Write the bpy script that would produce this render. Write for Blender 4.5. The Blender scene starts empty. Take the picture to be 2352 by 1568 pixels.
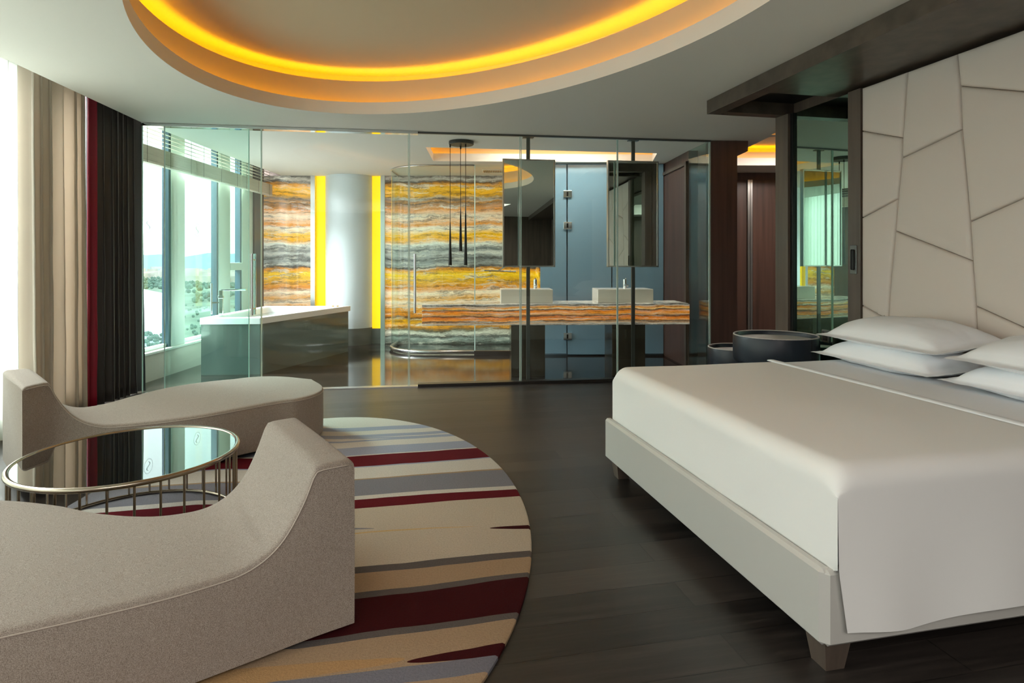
import bpy, bmesh, math, random
from mathutils import Vector, Matrix, noise
from mathutils.geometry import tessellate_polygon
random.seed(7)
sc = bpy.context.scene
# ---------------------------------------------------------------- camera, world, lights, exposure
F = 1385.0; CX = 1176.0; HY = 600.0; EYE = 1.35; CEIL = 2.75
cam = bpy.data.cameras.new('camera'); co = bpy.data.objects.new('camera', cam); sc.collection.objects.link(co)
cam.sensor_width = 36; cam.lens = F/2352*36; cam.shift_x = 0; cam.shift_y = -(784-HY)/2352
co.location = (0, 0, EYE); co.rotation_euler = (math.pi/2, 0, 0); cam.clip_end = 9000; cam.clip_start = .05
sc.camera = co
vs = sc.view_settings; vs.view_transform = 'Standard'; vs.look = 'None'; vs.gamma = 1; vs.use_curve_mapping = False
vs.exposure = 0.24
sc.cycles.transparent_max_bounces = 32; sc.cycles.max_bounces = 12; sc.cycles.diffuse_bounces = 6; sc.cycles.glossy_bounces = 6
w = bpy.data.worlds.new('sky'); sc.world = w; w.use_nodes = True
bg = w.node_tree.nodes['Background']; bg.inputs[0].default_value = (.93, .97, 1.0, 1); bg.inputs[1].default_value = 2.3
def area(name, loc, target, sx, sy, power, col=(1, 1, 1)):
    l = bpy.data.lights.new(name, 'AREA'); l.shape = 'RECTANGLE'; l.size = sx; l.size_y = sy; l.energy = power; l.color = col
    o = bpy.data.objects.new(name, l); sc.collection.objects.link(o); o.location = loc
    o.rotation_euler = (Vector(target)-Vector(loc)).to_track_quat('-Z', 'Y').to_euler(); return o
# daylight outside the bedroom windows, and skylight above the bathroom windows
area('daylight_bedroom', (-4.8, .1, 1.75), (-3.6, .2, 1.62), 9.2, 2.5, 40, (.93, .97, 1.0))
area('skylight_bedroom', (-8.0, .5, 5.5), (-3.0, .6, 1.3), 10, 3.0, 1500, (.93, .97, 1.0))
area('daylight_bathroom', (-7.6, 8.4, 5.6), (-3.9, 8.0, 1.6), 5.0, 4.0, 6600, (.93, .98, 1.0))
area('fill_bathroom', (.6, 8.0, 3.0), (.6, 8.0, 0), 1.8, .25, 26, (1.0, .92, .80))  # added fill light tucked into the ceiling tray, not a real fitting
area('fill_corridor', (3.9, 7.9, 3.0), (3.9, 7.9, 0), 1.0, .5, 48, (1.0, .93, .85))  # unseen fill light added to brighten the corridor
area('fill_bedroom', (.1, -2.6, 3.13), (.1, -2.59, 0), 3.4, 2.4, 185, (1.0, .955, .90))  # added soft fill behind the viewer, no known lamp there

# ---------------------------------------------------------------- helpers
def lin(c):
    return tuple(((v/255)/12.92 if v/255 <= .04045 else ((v/255+.055)/1.055)**2.4) for v in c) + (1,)
class NT:
    def __init__(s, m): s.t = m.node_tree; s.n = s.t.nodes; s.l = s.t.links
    def new(s, k, **kw):
        n = s.n.new(k)
        for a, b in kw.items(): setattr(n, a, b)
        return n
    def math(s, op, a, b=None, c=None, clamp=False):
        n = s.new('ShaderNodeMath', operation=op); n.use_clamp = clamp
        for i, v in enumerate((a, b, c)):
            if v is None: continue
            if hasattr(v, 'links'): s.l.new(v, n.inputs[i])
            else: n.inputs[i].default_value = v
        return n.outputs[0]
    def mix(s, f, a, b, mode='MIX'):
        n = s.new('ShaderNodeMix', data_type='RGBA', blend_type=mode)
        for i, v in ((0, f), (6, a), (7, b)):
            if hasattr(v, 'links'): s.l.new(v, n.inputs[i])
            else: n.inputs[i].default_value = v
        return n.outputs[2]
    def noise(s, vec, scale, detail=3, rough=.5):
        n = s.new('ShaderNodeTexNoise'); n.inputs['Scale'].default_value = scale
        n.inputs['Detail'].default_value = detail; n.inputs['Roughness'].default_value = rough
        if vec is not None: s.l.new(vec, n.inputs['Vector'])
        return n.outputs['Fac']
    def mapping(s, vec, scale=(1, 1, 1), rot=(0, 0, 0)):
        n = s.new('ShaderNodeMapping'); n.inputs['Scale'].default_value = scale; n.inputs['Rotation'].default_value = rot
        s.l.new(vec, n.inputs['Vector']); return n.outputs[0]
    def ramp(s, fac, stops, interp='LINEAR'):
        n = s.new('ShaderNodeValToRGB'); r = n.color_ramp; r.interpolation = interp
        while len(r.elements) < len(stops): r.elements.new(1)
        for e, (p, c) in zip(r.elements, sorted(stops, key=lambda q: q[0])): e.position = p; e.color = lin(c)
        s.l.new(fac, n.inputs[0]); return n.outputs[0]
    def bump(s, h, strength=.2, dist=.002):
        n = s.new('ShaderNodeBump'); n.inputs['Strength'].default_value = strength; n.inputs['Distance'].default_value = dist
        s.l.new(h, n.inputs['Height']); return n.outputs[0]
def mat(name, col=(200, 200, 200), rough=.6, metal=0, var=0, vscale=(6, 6, 6), bump=0, bscale=(300, 300, 300), bdist=.001, **kw):
    m = bpy.data.materials.new(name); m.use_nodes = True; t = NT(m); p = t.n['Principled BSDF']
    p.inputs['Base Color'].default_value = lin(col); p.inputs['Roughness'].default_value = rough; p.inputs['Metallic'].default_value = metal
    for k, v in kw.items(): p.inputs[k.replace('_', ' ')].default_value = v
    tc = t.new('ShaderNodeTexCoord').outputs['Object']
    if var:
        f = t.noise(t.mapping(tc, vscale), 1, 4)
        c2 = tuple(max(0, v*(1-var)) for v in col); c1 = tuple(min(255, v*(1+var)) for v in col)
        t.l.new(t.ramp(f, [(.3, c2), (.7, c1)]), p.inputs['Base Color'])
    if bump: t.l.new(t.bump(t.noise(t.mapping(tc, bscale), 1, 2), bump, bdist), p.inputs['Normal'])
    return m
def emis(name, col, strength):
    m = bpy.data.materials.new(name); m.use_nodes = True; p = m.node_tree.nodes['Principled BSDF']
    p.inputs['Base Color'].default_value = col+(1,); p.inputs['Emission Color'].default_value = col+(1,); p.inputs['Emission Strength'].default_value = strength
    return m
def glass(name, tint, ior=1.45, rough=0.0, frost=0.0, frostcol=(200, 200, 200)):
    m = bpy.data.materials.new(name); m.use_nodes = True; t = NT(m); t.n.remove(t.n['Principled BSDF'])
    tr = t.new('ShaderNodeBsdfTransparent'); tr.inputs[0].default_value = tint+(1,)
    gl = t.new('ShaderNodeBsdfGlossy'); gl.inputs['Roughness'].default_value = rough; gl.inputs[0].default_value = (.95, 1, .98, 1)
    fr = t.new('ShaderNodeFresnel'); bf = t.new('ShaderNodeNewGeometry').outputs['Backfacing']
    t.l.new(t.math('MULTIPLY_ADD', bf, 1/ior-ior, ior), fr.inputs[0])
    mx = t.new('ShaderNodeMixShader'); t.l.new(fr.outputs[0], mx.inputs[0]); t.l.new(tr.outputs[0], mx.inputs[1]); t.l.new(gl.outputs[0], mx.inputs[2])
    out = mx.outputs[0]
    if frost:
        d = t.new('ShaderNodeBsdfDiffuse'); d.inputs[0].default_value = lin(frostcol)
        m2 = t.new('ShaderNodeMixShader'); m2.inputs[0].default_value = frost; t.l.new(out, m2.inputs[1]); t.l.new(d.outputs[0], m2.inputs[2]); out = m2.outputs[0]
    t.l.new(out, t.n['Material Output'].inputs[0]); return m
def tag(o, label=None, cat=None, group=None, kind=None):
    if label: o['label'] = label
    if cat: o['category'] = cat
    if group: o['group'] = group
    if kind: o['kind'] = kind
    return o
def thing(name, loc, label, cat, group=None, yaw=0):
    o = bpy.data.objects.new(name, None); sc.collection.objects.link(o); o.empty_display_size = .1
    o.location = loc; o.rotation_euler = (0, 0, yaw)
    o['_m'] = 0
    del o['_m']
    return tag(o, label, cat, group)
def pm(o):
    return Matrix.Translation(o.location) @ Matrix.Rotation(o.rotation_euler.z, 4, 'Z')
def obj(name, bm, m, parent=None, smooth=False, auto=None):
    """link bm (built in world space) as ONE mesh object"""
    me = bpy.data.meshes.new(name)
    if parent is not None:
        mats = []; q = parent
        while q is not None: mats.append(pm(q)); q = q.parent
        M = Matrix()
        for a in reversed(mats): M = M @ a
        bm.transform(M.inverted())
    bmesh.ops.recalc_face_normals(bm, faces=bm.faces)
    bm.to_mesh(me); bm.free()
    for mm in (m if isinstance(m, (list, tuple)) else [m]): me.materials.append(mm)
    if smooth:
        for p in me.polygons: p.use_smooth = True
        if auto: me.set_sharp_from_angle(angle=math.radians(auto))
    o = bpy.data.objects.new(name, me); sc.collection.objects.link(o)
    if parent is not None: o.parent = parent
    return o
def struct(name, bm, m, label=None, **k):
    o = obj(name, bm, m, **k); o['kind'] = 'structure'
    o['label'] = label or name.replace('_', ' '); return o
def B(): return bmesh.new()
def FR(x, y, yaw=0, z=0): return Matrix.Translation((x, y, z)) @ Matrix.Rotation(yaw, 4, 'Z')
I4 = Matrix()
def box(bm, M, x0, x1, y0, y1, z0, z1, bev=0, seg=2):
    r = bmesh.ops.create_cube(bm, size=1)
    vs_ = r['verts']
    for v in vs_: v.co = Vector(((x0+x1)/2+v.co.x*(x1-x0), (y0+y1)/2+v.co.y*(y1-y0), (z0+z1)/2+v.co.z*(z1-z0)))
    if bev:
        es = {e for v in vs_ for e in v.link_edges}
        rr = bmesh.ops.bevel(bm, geom=list(es), offset=bev, segments=seg, affect='EDGES', profile=.5)
        vs_ = list({v for f in rr['faces'] for v in f.verts} | {v for v in vs_ if v.is_valid})
    for v in vs_: v.co = M @ v.co
    return bm
def cyl(bm, p0, p1, r0, r1=None, n=24, caps=True):
    p0 = Vector(p0); p1 = Vector(p1); r1 = r0 if r1 is None else r1
    d = (p1-p0).normalized(); a = d.orthogonal().normalized(); b = d.cross(a)
    R = [[bm.verts.new(p+(a*math.cos(2*math.pi*i/n)+b*math.sin(2*math.pi*i/n))*r) for i in range(n)] for p, r in ((p0, r0), (p1, r1))]
    for i in range(n): bm.faces.new((R[0][i], R[0][(i+1) % n], R[1][(i+1) % n], R[1][i]))
    if caps: bm.faces.new(R[0]); bm.faces.new(R[1])
    return bm
def tube(bm, pts, r, n=10, closed=False):
    pts = [Vector(p) for p in pts]; k = len(pts); rings = []; up = None
    for i, p in enumerate(pts):
        if closed: d = (pts[(i+1) % k]-pts[i-1]).normalized()
        else: d = (pts[min(i+1, k-1)]-pts[max(i-1, 0)]).normalized()
        if up is None: up = d.orthogonal().normalized()
        a = (up-d*up.dot(d)).normalized(); up = a; b = d.cross(a)
        rings.append([bm.verts.new(p+(a*math.cos(2*math.pi*j/n)+b*math.sin(2*math.pi*j/n))*r) for j in range(n)])
    for i in range(k if closed else k-1):
        A, C = rings[i], rings[(i+1) % k]
        for j in range(n): bm.faces.new((A[j], A[(j+1) % n], C[(j+1) % n], C[j]))
    if not closed: bm.faces.new(rings[0]); bm.faces.new(rings[-1])
    return bm
def lathe(bm, M, prof, n=64):
    R = []
    for r, z in prof:
        if r < 1e-6: R.append([bm.verts.new(M @ Vector((0, 0, z)))])
        else: R.append([bm.verts.new(M @ Vector((r*math.cos(2*math.pi*i/n), r*math.sin(2*math.pi*i/n), z))) for i in range(n)])
    for A, C in zip(R, R[1:]):
        for i in range(n):
            j = (i+1) % n
            if len(A) == 1 and len(C) == 1: continue
            if len(A) == 1: bm.faces.new((A[0], C[j], C[i]))
            elif len(C) == 1: bm.faces.new((A[i], A[j], C[0]))
            else: bm.faces.new((A[i], A[j], C[j], C[i]))
    return bm
def prism(bm, pts, z0, z1):
    a = [bm.verts.new((x, y, z0)) for x, y in pts]; b = [bm.verts.new((x, y, z1)) for x, y in pts]; n = len(pts)
    bm.faces.new(a); bm.faces.new(b)
    for i in range(n): bm.faces.new((a[i], a[(i+1) % n], b[(i+1) % n], b[i]))
    return bm
def sheet(bm, polys, z):
    """flat polygon with holes"""
    fl = [Vector((x, y, z)) for P in polys for x, y in P]
    vv = [bm.verts.new(p) for p in fl]
    for t in tessellate_polygon([[Vector((x, y, 0)) for x, y in P] for P in polys]):
        try: bm.faces.new([vv[i] for i in t])
        except ValueError: pass
    return bm
def grid(bm, P):
    V = [[bm.verts.new(p) for p in row] for row in P]
    for i in range(len(V)-1):
        for j in range(len(V[0])-1): bm.faces.new((V[i][j], V[i+1][j], V[i+1][j+1], V[i][j+1]))
    return bm
def offset(P, d):
    n = len(P); out = []; A = sum(P[i][0]*P[(i+1) % n][1]-P[(i+1) % n][0]*P[i][1] for i in range(n)); s = 1 if A > 0 else -1
    for i in range(n):
        p = Vector(P[i]); a = (p-Vector(P[i-1])).normalized(); b = (Vector(P[(i+1) % n])-p).normalized()
        na = Vector((a.y, -a.x))*s; nb = Vector((b.y, -b.x))*s; m = (na+nb).normalized(); c = max(.3, m.dot(na))
        out.append(tuple(p+m*d/c))
    return out
def ringband(bm, P, z0, Q, z1):
    a = [bm.verts.new((x, y, z0)) for x, y in P]; b = [bm.verts.new((x, y, z1)) for x, y in Q]; n = len(P)
    for i in range(n): bm.faces.new((a[i], a[(i+1) % n], b[(i+1) % n], b[i]))
    return bm
def spl(pts, t):
    """Catmull-Rom through (x, v) pairs, monotone x"""
    k = len(pts)
    if t <= pts[0][0]: return pts[0][1]
    if t >= pts[-1][0]: return pts[-1][1]
    for i in range(k-1):
        if pts[i][0] <= t <= pts[i+1][0]: break
    x0, y0 = pts[i]; x1, y1 = pts[i+1]; h = x1-x0; u = (t-x0)/h
    def sl(j):
        if j <= 0: return (pts[1][1]-pts[0][1])/(pts[1][0]-pts[0][0])
        if j >= k-1: return (pts[-1][1]-pts[-2][1])/(pts[-1][0]-pts[-2][0])
        return (pts[j+1][1]-pts[j-1][1])/(pts[j+1][0]-pts[j-1][0])
    m0, m1 = sl(i)*h, sl(i+1)*h
    return (2*u**3-3*u*u+1)*y0+(u**3-2*u*u+u)*m0+(-2*u**3+3*u*u)*y1+(u**3-u*u)*m1
def gp(px, py, z=0):
    """point of the horizontal plane z seen at photo pixel (for laying things out)"""
    Y = F*(EYE-z)/(py-HY); return ((px-CX)/F*Y, Y)

# ---------------------------------------------------------------- materials
ROOM = math.radians(12.1); U = Vector((math.cos(ROOM), math.sin(ROOM))); V = Vector((-math.sin(ROOM), math.cos(ROOM)))
M = {}
M['paint'] = mat('ceiling_paint', (222, 218, 210), .75, bump=.15, bscale=(60, 60, 60))
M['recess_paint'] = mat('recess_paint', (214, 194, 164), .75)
M['paint_white'] = mat('white_paint', (235, 230, 222), .6)
M['dark_wood'] = mat('dark_veneer', (88, 76, 67), .42, var=.14, vscale=(14, 14, .9))
M['brown_wood'] = mat('brown_veneer', (80, 58, 50), .38, var=.14, vscale=(16, 16, .8))
M['canopy_wood'] = mat('canopy_veneer', (78, 68, 59), .36, var=.15, vscale=(10, 10, 10))
M['steel'] = mat('brushed_steel', (205, 205, 205), .28, 1)
M['chrome'] = mat('chrome', (225, 228, 230), .08, 1)
M['nickel'] = mat('warm_nickel', (168, 156, 140), .22, 1)
M['dark_metal'] = mat('dark_metal', (104, 106, 104), .35, .7)
M['black'] = mat('black_metal', (18, 18, 18), .4, .3)
M['mirror'] = mat('mirror', (235, 240, 238), .0, 1)
M['green_mirror'] = mat('tinted_mirror', (165, 195, 180), .0, 1)
M['linen'] = mat('white_linen', (236, 236, 238), .85, bump=.12, bscale=(40, 40, 40), bdist=.004)
M['cover'] = mat('bed_cover', (232, 230, 227), .8, bump=.12, bscale=(30, 30, 30), bdist=.004)
M['pillow'] = mat('pillow_cotton', (240, 241, 244), .85, bump=.2, bscale=(14, 14, 14), bdist=.006)
M['bed_frame'] = mat('lacquered_frame', (188, 185, 179), .35)
M['leather'] = mat('headboard_leather', (208, 197, 188), .55, bump=.3, bscale=(9, 9, 9), bdist=.004)
M['seam'] = mat('seam', (120, 106, 94), .8)
M['chaise'] = mat('chaise_fabric', (162, 149, 138), .9, bump=.5, bscale=(700, 700, 700), bdist=.0008, Sheen_Weight=.1)
m = M['chaise']; t = NT(m); p = t.n['Principled BSDF']; tc = t.new('ShaderNodeTexCoord').outputs['Object']
wv = t.noise(t.mapping(tc, (420, 420, 420)), 1, 2, .7); w2 = t.noise(t.mapping(tc, (90, 90, 40)), 1, 3, .7)
t.l.new(t.mix(.4, t.ramp(wv, [(.35, (98, 85, 75)), (.65, (184, 172, 161))]), t.ramp(w2, [(.3, (134, 121, 110)), (.7, (156, 143, 132))])), p.inputs['Base Color'])
M['chaise_piping'] = mat('chaise_piping', (178, 166, 154), .9)
M['black_glass'] = mat('black_glass', (10, 14, 14), .015, 0, Specular_IOR_Level=1.0, Coat_Weight=1.0, Coat_Roughness=.01)
M['blue_leather'] = mat('dark_blue_leather', (15, 25, 38), .38, bump=.1, bscale=(200, 200, 200))
M['tray_top'] = mat('drum_top', (178, 172, 168), .6)
M['frame_white'] = mat('window_frame', (205, 214, 205), .45)
M['frame_dark'] = mat('window_gasket', (28, 52, 66), .4)
M['sill'] = mat('sill', (226, 226, 218), .3)
M['low_wall'] = mat('low_wall', (200, 192, 178), .6)
M['glass'] = glass('clear_glass', (.955, .985, .972), 1.38)
M['green_glass'] = glass('green_glass', (.88, .972, .945), 1.4)
M['window_glass'] = glass('window_glass', (.98, .985, .98), 1.3)
M['glass_edge'] = mat('glass_edge', (196, 222, 216), .15, Emission_Strength=0)
M['acrylic'] = mat('tub_acrylic', (240, 240, 240), .15)
M['tub_panel'] = mat('tub_panel', (92, 102, 98), .08, Specular_IOR_Level=.8)
M['ceramic'] = mat('ceramic', (240, 232, 220), .18)
M['leg_stone'] = mat('polished_bronze_panel', (66, 58, 48), .15, Specular_IOR_Level=.8)
M['blue_glass'] = mat('back_painted_glass', (128, 164, 186), .10, Specular_IOR_Level=.7)
M['column'] = mat('column_paint', (214, 222, 226), .4)
M['column_base'] = mat('column_base', (110, 112, 106), .3)
M['led'] = emis('amber_strip', (1.0, .62, .002), 12)
M['led_soft'] = emis('amber_strip_soft', (1.0, .52, .0), 6)
M['led_panel'] = emis('amber_panel', (1.0, .58, .0), .92)
M['blind'] = mat('blind_slats', (222, 212, 196), .6, var=.04, vscale=(2, 2, 80))
M['cord'] = mat('cord', (120, 112, 100), .8)

def fabric(name, col, rough, trans, alpha=0):
    m = bpy.data.materials.new(name); m.use_nodes = True; t = NT(m); p = t.n['Principled BSDF']; p.inputs['Base Color'].default_value = lin(col); p.inputs['Roughness'].default_value = rough
    p.inputs['Sheen Weight'].default_value = .15
    tl = t.new('ShaderNodeBsdfTranslucent'); tl.inputs[0].default_value = lin(col)
    mx = t.new('ShaderNodeMixShader'); mx.inputs[0].default_value = trans; t.l.new(p.outputs[0], mx.inputs[1]); t.l.new(tl.outputs[0], mx.inputs[2]); out = mx.outputs[0]
    if alpha:
        tr = t.new('ShaderNodeBsdfTransparent'); m2 = t.new('ShaderNodeMixShader'); m2.inputs[0].default_value = alpha
        t.l.new(out, m2.inputs[1]); t.l.new(tr.outputs[0], m2.inputs[2]); out = m2.outputs[0]
    t.l.new(out, t.n['Material Output'].inputs[0]); return m
M['sheer'] = fabric('sheer_voile', (222, 227, 216), .9, .5, .14)
M['beige_curtain'] = fabric('beige_linen', (216, 206, 192), .85, .28)
M['dark_curtain'] = mat('dark_satin', (60, 56, 54), .36, Sheen_Weight=.4)
M['red_satin'] = mat('red_satin', (150, 20, 50), .45)

def floor_mat(name, base, rough, rot, pw=.18, pl=1.9, spec=.42):
    m = bpy.data.materials.new(name); m.use_nodes = True; t = NT(m); p = t.n['Principled BSDF']
    pos = t.new('ShaderNodeNewGeometry').outputs['Position']; v = t.mapping(pos, rot=(0, 0, rot))
    br = t.new('ShaderNodeTexBrick'); t.l.new(v, br.inputs['Vector']); br.offset = .37
    for k, x in (('Scale', 1), ('Mortar Size', .003), ('Mortar Smooth', .2), ('Brick Width', pl), ('Row Height', pw)): br.inputs[k].default_value = x
    br.inputs['Color1'].default_value = lin(tuple(c*.50 for c in base)); br.inputs['Color2'].default_value = lin(tuple(c*1.45 for c in base)); br.inputs['Mortar'].default_value = lin(tuple(c*.35 for c in base))
    g = t.noise(t.mapping(v, (1.6, 26, 1)), 1, 8, .72)
    c = t.mix(.5, br.outputs['Color'], t.ramp(g, [(.32, tuple(x*.5 for x in base)), (.5, base), (.68, tuple(min(255, x*1.55) for x in base))]))
    t.l.new(c, p.inputs['Base Color'])
    rr = t.math('MULTIPLY_ADD', g, min(.25, rough*.6), rough-min(.25, rough*.6)*.5); t.l.new(rr, p.inputs['Roughness']); p.inputs['Specular IOR Level'].default_value = spec
    t.l.new(t.bump(t.math('ADD', t.math('MULTIPLY', g, .3), t.math('MULTIPLY', br.outputs['Fac'], -1.0)), .35 if rough > .2 else .06, .0015), p.inputs['Normal'])
    return m
M['floor'] = floor_mat('oak_planks', (46, 41, 38), .34, -ROOM)
M['bath_floor'] = floor_mat('polished_dark_planks', (34, 28, 25), .09, -math.radians(8), .16, 2.2, 1.0)

ONYX = [(0, (60, 66, 60)), (.03, (140, 148, 138)), (.045, (70, 72, 66)), (.062, (205, 200, 180)), (.08, (96, 92, 70)), (.10, (214, 140, 30)), (.13, (226, 158, 20)), (.15, (90, 60, 26)),
        (.165, (215, 130, 30)), (.215, (224, 150, 50)), (.24, (228, 206, 178)), (.265, (216, 150, 60)), (.30, (236, 214, 184)), (.325, (212, 130, 30)), (.36, (216, 152, 16)), (.41, (238, 190, 10)),
        (.44, (220, 140, 20)), (.452, (60, 52, 44)), (.475, (150, 152, 146)), (.50, (84, 86, 84)), (.53, (176, 176, 168)), (.555, (100, 104, 102)), (.585, (216, 214, 200)), (.61, (228, 160, 30)),
        (.645, (236, 176, 16)), (.68, (232, 214, 190)), (.70, (222, 140, 40)), (.75, (232, 208, 180)), (.79, (214, 132, 30)), (.83, (110, 86, 60))]
ONYX2 = [(.83, (196, 130, 50)), (.85, (120, 110, 100)), (.87, (224, 160, 30)), (.91, (236, 172, 12)), (.935, (214, 140, 30)), (.95, (60, 54, 50)), (.97, (170, 160, 148)), (.985, (70, 66, 62)), (1, (150, 140, 128))]
def onyx(name, stops, stops2, zspan, emi, wav=.05, streak=26, vein=.55):
    m = bpy.data.materials.new(name); m.use_nodes = True; t = NT(m); p = t.n['Principled BSDF']
    pos = t.new('ShaderNodeNewGeometry').outputs['Position']
    sx = t.new('ShaderNodeSeparateXYZ'); t.l.new(pos, sx.inputs[0]); z = sx.outputs['Z']
    w1 = t.noise(t.mapping(pos, (1.1, 1.1, .5)), 1.3, 3, .5); w2 = t.noise(t.mapping(pos, (2.6, 2.6, 4)), 1.7, 4, .6); w3 = t.noise(t.mapping(pos, (4, 4, 16)), 2, 6, .75)
    zz = t.math('ADD', z, t.math('MULTIPLY', t.math('SUBTRACT', w1, .5), wav*3.2))
    zz = t.math('ADD', zz, t.math('MULTIPLY', t.math('SUBTRACT', w2, .5), wav*1.3))
    zz = t.math('ADD', zz, t.math('MULTIPLY', t.math('SUBTRACT', w3, .5), wav*1.9))
    f = t.math('DIVIDE', t.math('SUBTRACT', zz, zspan[0]), zspan[1]-zspan[0])
    c = t.ramp(f, stops)
    if stops2:
        c2 = t.ramp(f, stops2); c = t.mix(t.math('GREATER_THAN', f, .83), c, c2)
    cx = t.new('ShaderNodeCombineXYZ'); t.l.new(sx.outputs['X'], cx.inputs[0]); t.l.new(sx.outputs['Y'], cx.inputs[1]); t.l.new(zz, cx.inputs[2])
    st = t.noise(t.mapping(cx.outputs[0], (1.3, 1.3, streak*1.3)), 1, 6, .75)
    c = t.mix(t.math('MULTIPLY', t.math('SUBTRACT', st, .54, clamp=True), 7, clamp=True), c, t.mix(.5, c, lin((235, 225, 205))))
    vn = t.math('MULTIPLY', t.math('SUBTRACT', .055, t.math('ABSOLUTE', t.math('SUBTRACT', st, .43)), clamp=True), 22, clamp=True)
    br = t.noise(t.mapping(pos, (2.6, 2.6, 7)), 1.6, 4)
    vn = t.math('MULTIPLY', vn, t.math('MULTIPLY', t.math('SUBTRACT', br, .34, clamp=True), 5, clamp=True))
    s2 = t.noise(t.mapping(cx.outputs[0], (1.7, 1.7, streak*.62)), 1, 5, .7)
    gm = t.math('MULTIPLY', t.math('MULTIPLY', t.math('SUBTRACT', s2, .55, clamp=True), 16, clamp=True), .6)
    c = t.mix(gm, c, t.ramp(t.noise(t.mapping(cx.outputs[0], (1.1, 1.1, streak*3.2)), 1, 4, .7), [(.36, (92, 92, 86)), (.46, (196, 192, 178)), (.6, (228, 220, 202))]))
    s3 = t.noise(t.mapping(cx.outputs[0], (1.2, 1.2, streak*2.3)), 1.3, 4, .6)
    ln = t.math('MULTIPLY', t.math('SUBTRACT', .030, t.math('ABSOLUTE', t.math('SUBTRACT', s3, .5)), clamp=True), 34, clamp=True)
    c = t.mix(t.math('MULTIPLY', ln, vein*.55), c, lin((52, 46, 38)))
    c = t.mix(t.math('MULTIPLY', vn, vein), c, lin((56, 44, 34)))
    t.l.new(c, p.inputs['Base Color']); t.l.new(c, p.inputs['Emission Color']); p.inputs['Emission Strength'].default_value = emi
    p.inputs['Roughness'].default_value = .18
    return m
M['onyx'] = onyx('backlit_onyx', ONYX, ONYX2, (0, 2.78), .52, .05, 20, .7)
CNT = [(0, (96, 90, 84)), (.06, (170, 160, 144)), (.14, (190, 150, 110)), (.20, (70, 52, 40)), (.25, (226, 140, 50)), (.38, (214, 112, 30)), (.44, (88, 60, 40)), (.50, (210, 150, 90)), (.56, (228, 140, 34)),
       (.66, (222, 126, 40)), (.72, (70, 58, 50)), (.77, (224, 170, 90)), (.84, (226, 140, 40)), (.90, (176, 160, 140)), (.95, (64, 62, 60)), (1, (190, 184, 170))]
M['onyx_counter'] = onyx('onyx_counter', CNT, None, (.61, .86), .5, .022, 55, .75)  # emission added to brighten the slab and the basins

# ---------------------------------------------------------------- setting: floor, ceiling, walls
PY = math.atan(.1413)                                     # yaw of the glass partition
def partY(x): return 6.66+.1413*x
YB = 9.86
bm = B(); sheet(bm, [[(-3.2, -5.2), (8, -5.2), (8, 11), (2.3, 11), (2.3, partY(2.3)), (-4.3, partY(-4.3))]], 0)
struct('floor', bm, M['floor'])
bm = B(); sheet(bm, [[(-4.3, partY(-4.3)), (2.3, partY(2.3)), (2.3, 11), (-4.3, 11)]], 0)
struct('floor', bm, M['bath_floor'], 'polished dark bathroom floor behind the glass')
EDGE = [(-2.42, -5.0), (-3.50, 4.1), (-3.73, 6.04), (-3.77, 8.0), (-3.77, 10.6)]
WALL = [(-2.86, -5.0), (-3.93, 4.1), (-4.07, 6.1), (-4.07, 8.0), (-4.07, 10.6)]
def ell(cx, cy, a, b, ax, n=160):
    th = math.atan2(ax[1], ax[0])
    return [(cx+a*math.cos(t)*math.cos(th)-b*math.sin(t)*math.sin(th), cy+a*math.cos(t)*math.sin(th)+b*math.sin(t)*math.cos(th)) for t in [2*math.pi*i/n for i in range(n)]]
OV = ell(-.503, 3.615, 2.4475, 1.5335, (.637, -.771))
def subdiv(P, k=6):
    out = []
    for i in range(len(P)):
        a, b = Vector(P[i]), Vector(P[(i+1) % len(P)])
        for j in range(k): out.append(tuple(a.lerp(b, j/k)))
    return out
T1 = [(-1.06, 7.40), (1.88, 7.82), (1.98, 8.52), (-1.10, 8.43)]
T2 = [(2.9, 6.78), (5.4, 6.78), (5.4, 8.8), (2.9, 8.8)]
T4_ = [(-2.0, -4.2), (2.2, -4.2), (2.2, -1.0), (-2.0, -1.0)]
T3 = [(2.87, 5.9), (4.6, 5.9), (4.6, 6.68), (2.87, 6.68)]
bm = B(); sheet(bm, [EDGE+[(8, 10.6), (8, -5.0)], OV, T1, T2, T3, T4_], CEIL)
ringband(bm, T4_, CEIL, T4_, CEIL+.45); sheet(bm, [T4_], CEIL+.45)  # unseen recess added to keep the bedroom fill light out of reflections
for a, b in zip(EDGE, EDGE[1:]):
    q = [bm.verts.new(p) for p in ((a[0], a[1], CEIL), (b[0], b[1], CEIL), (b[0], b[1], CEIL+.26), (a[0], a[1], CEIL+.26))]; bm.faces.new(q)
n = len(EDGE); P = [(a, CEIL+.26) for a in EDGE]
for i in range(n-1):
    q = [bm.verts.new((x, y, CEIL+.26)) for x, y in (EDGE[i], EDGE[i+1], (WALL[i+1][0]-.3, WALL[i+1][1]), (WALL[i][0]-.3, WALL[i][1]))]; bm.faces.new(q)
struct('ceiling', bm, M['paint'])
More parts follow.
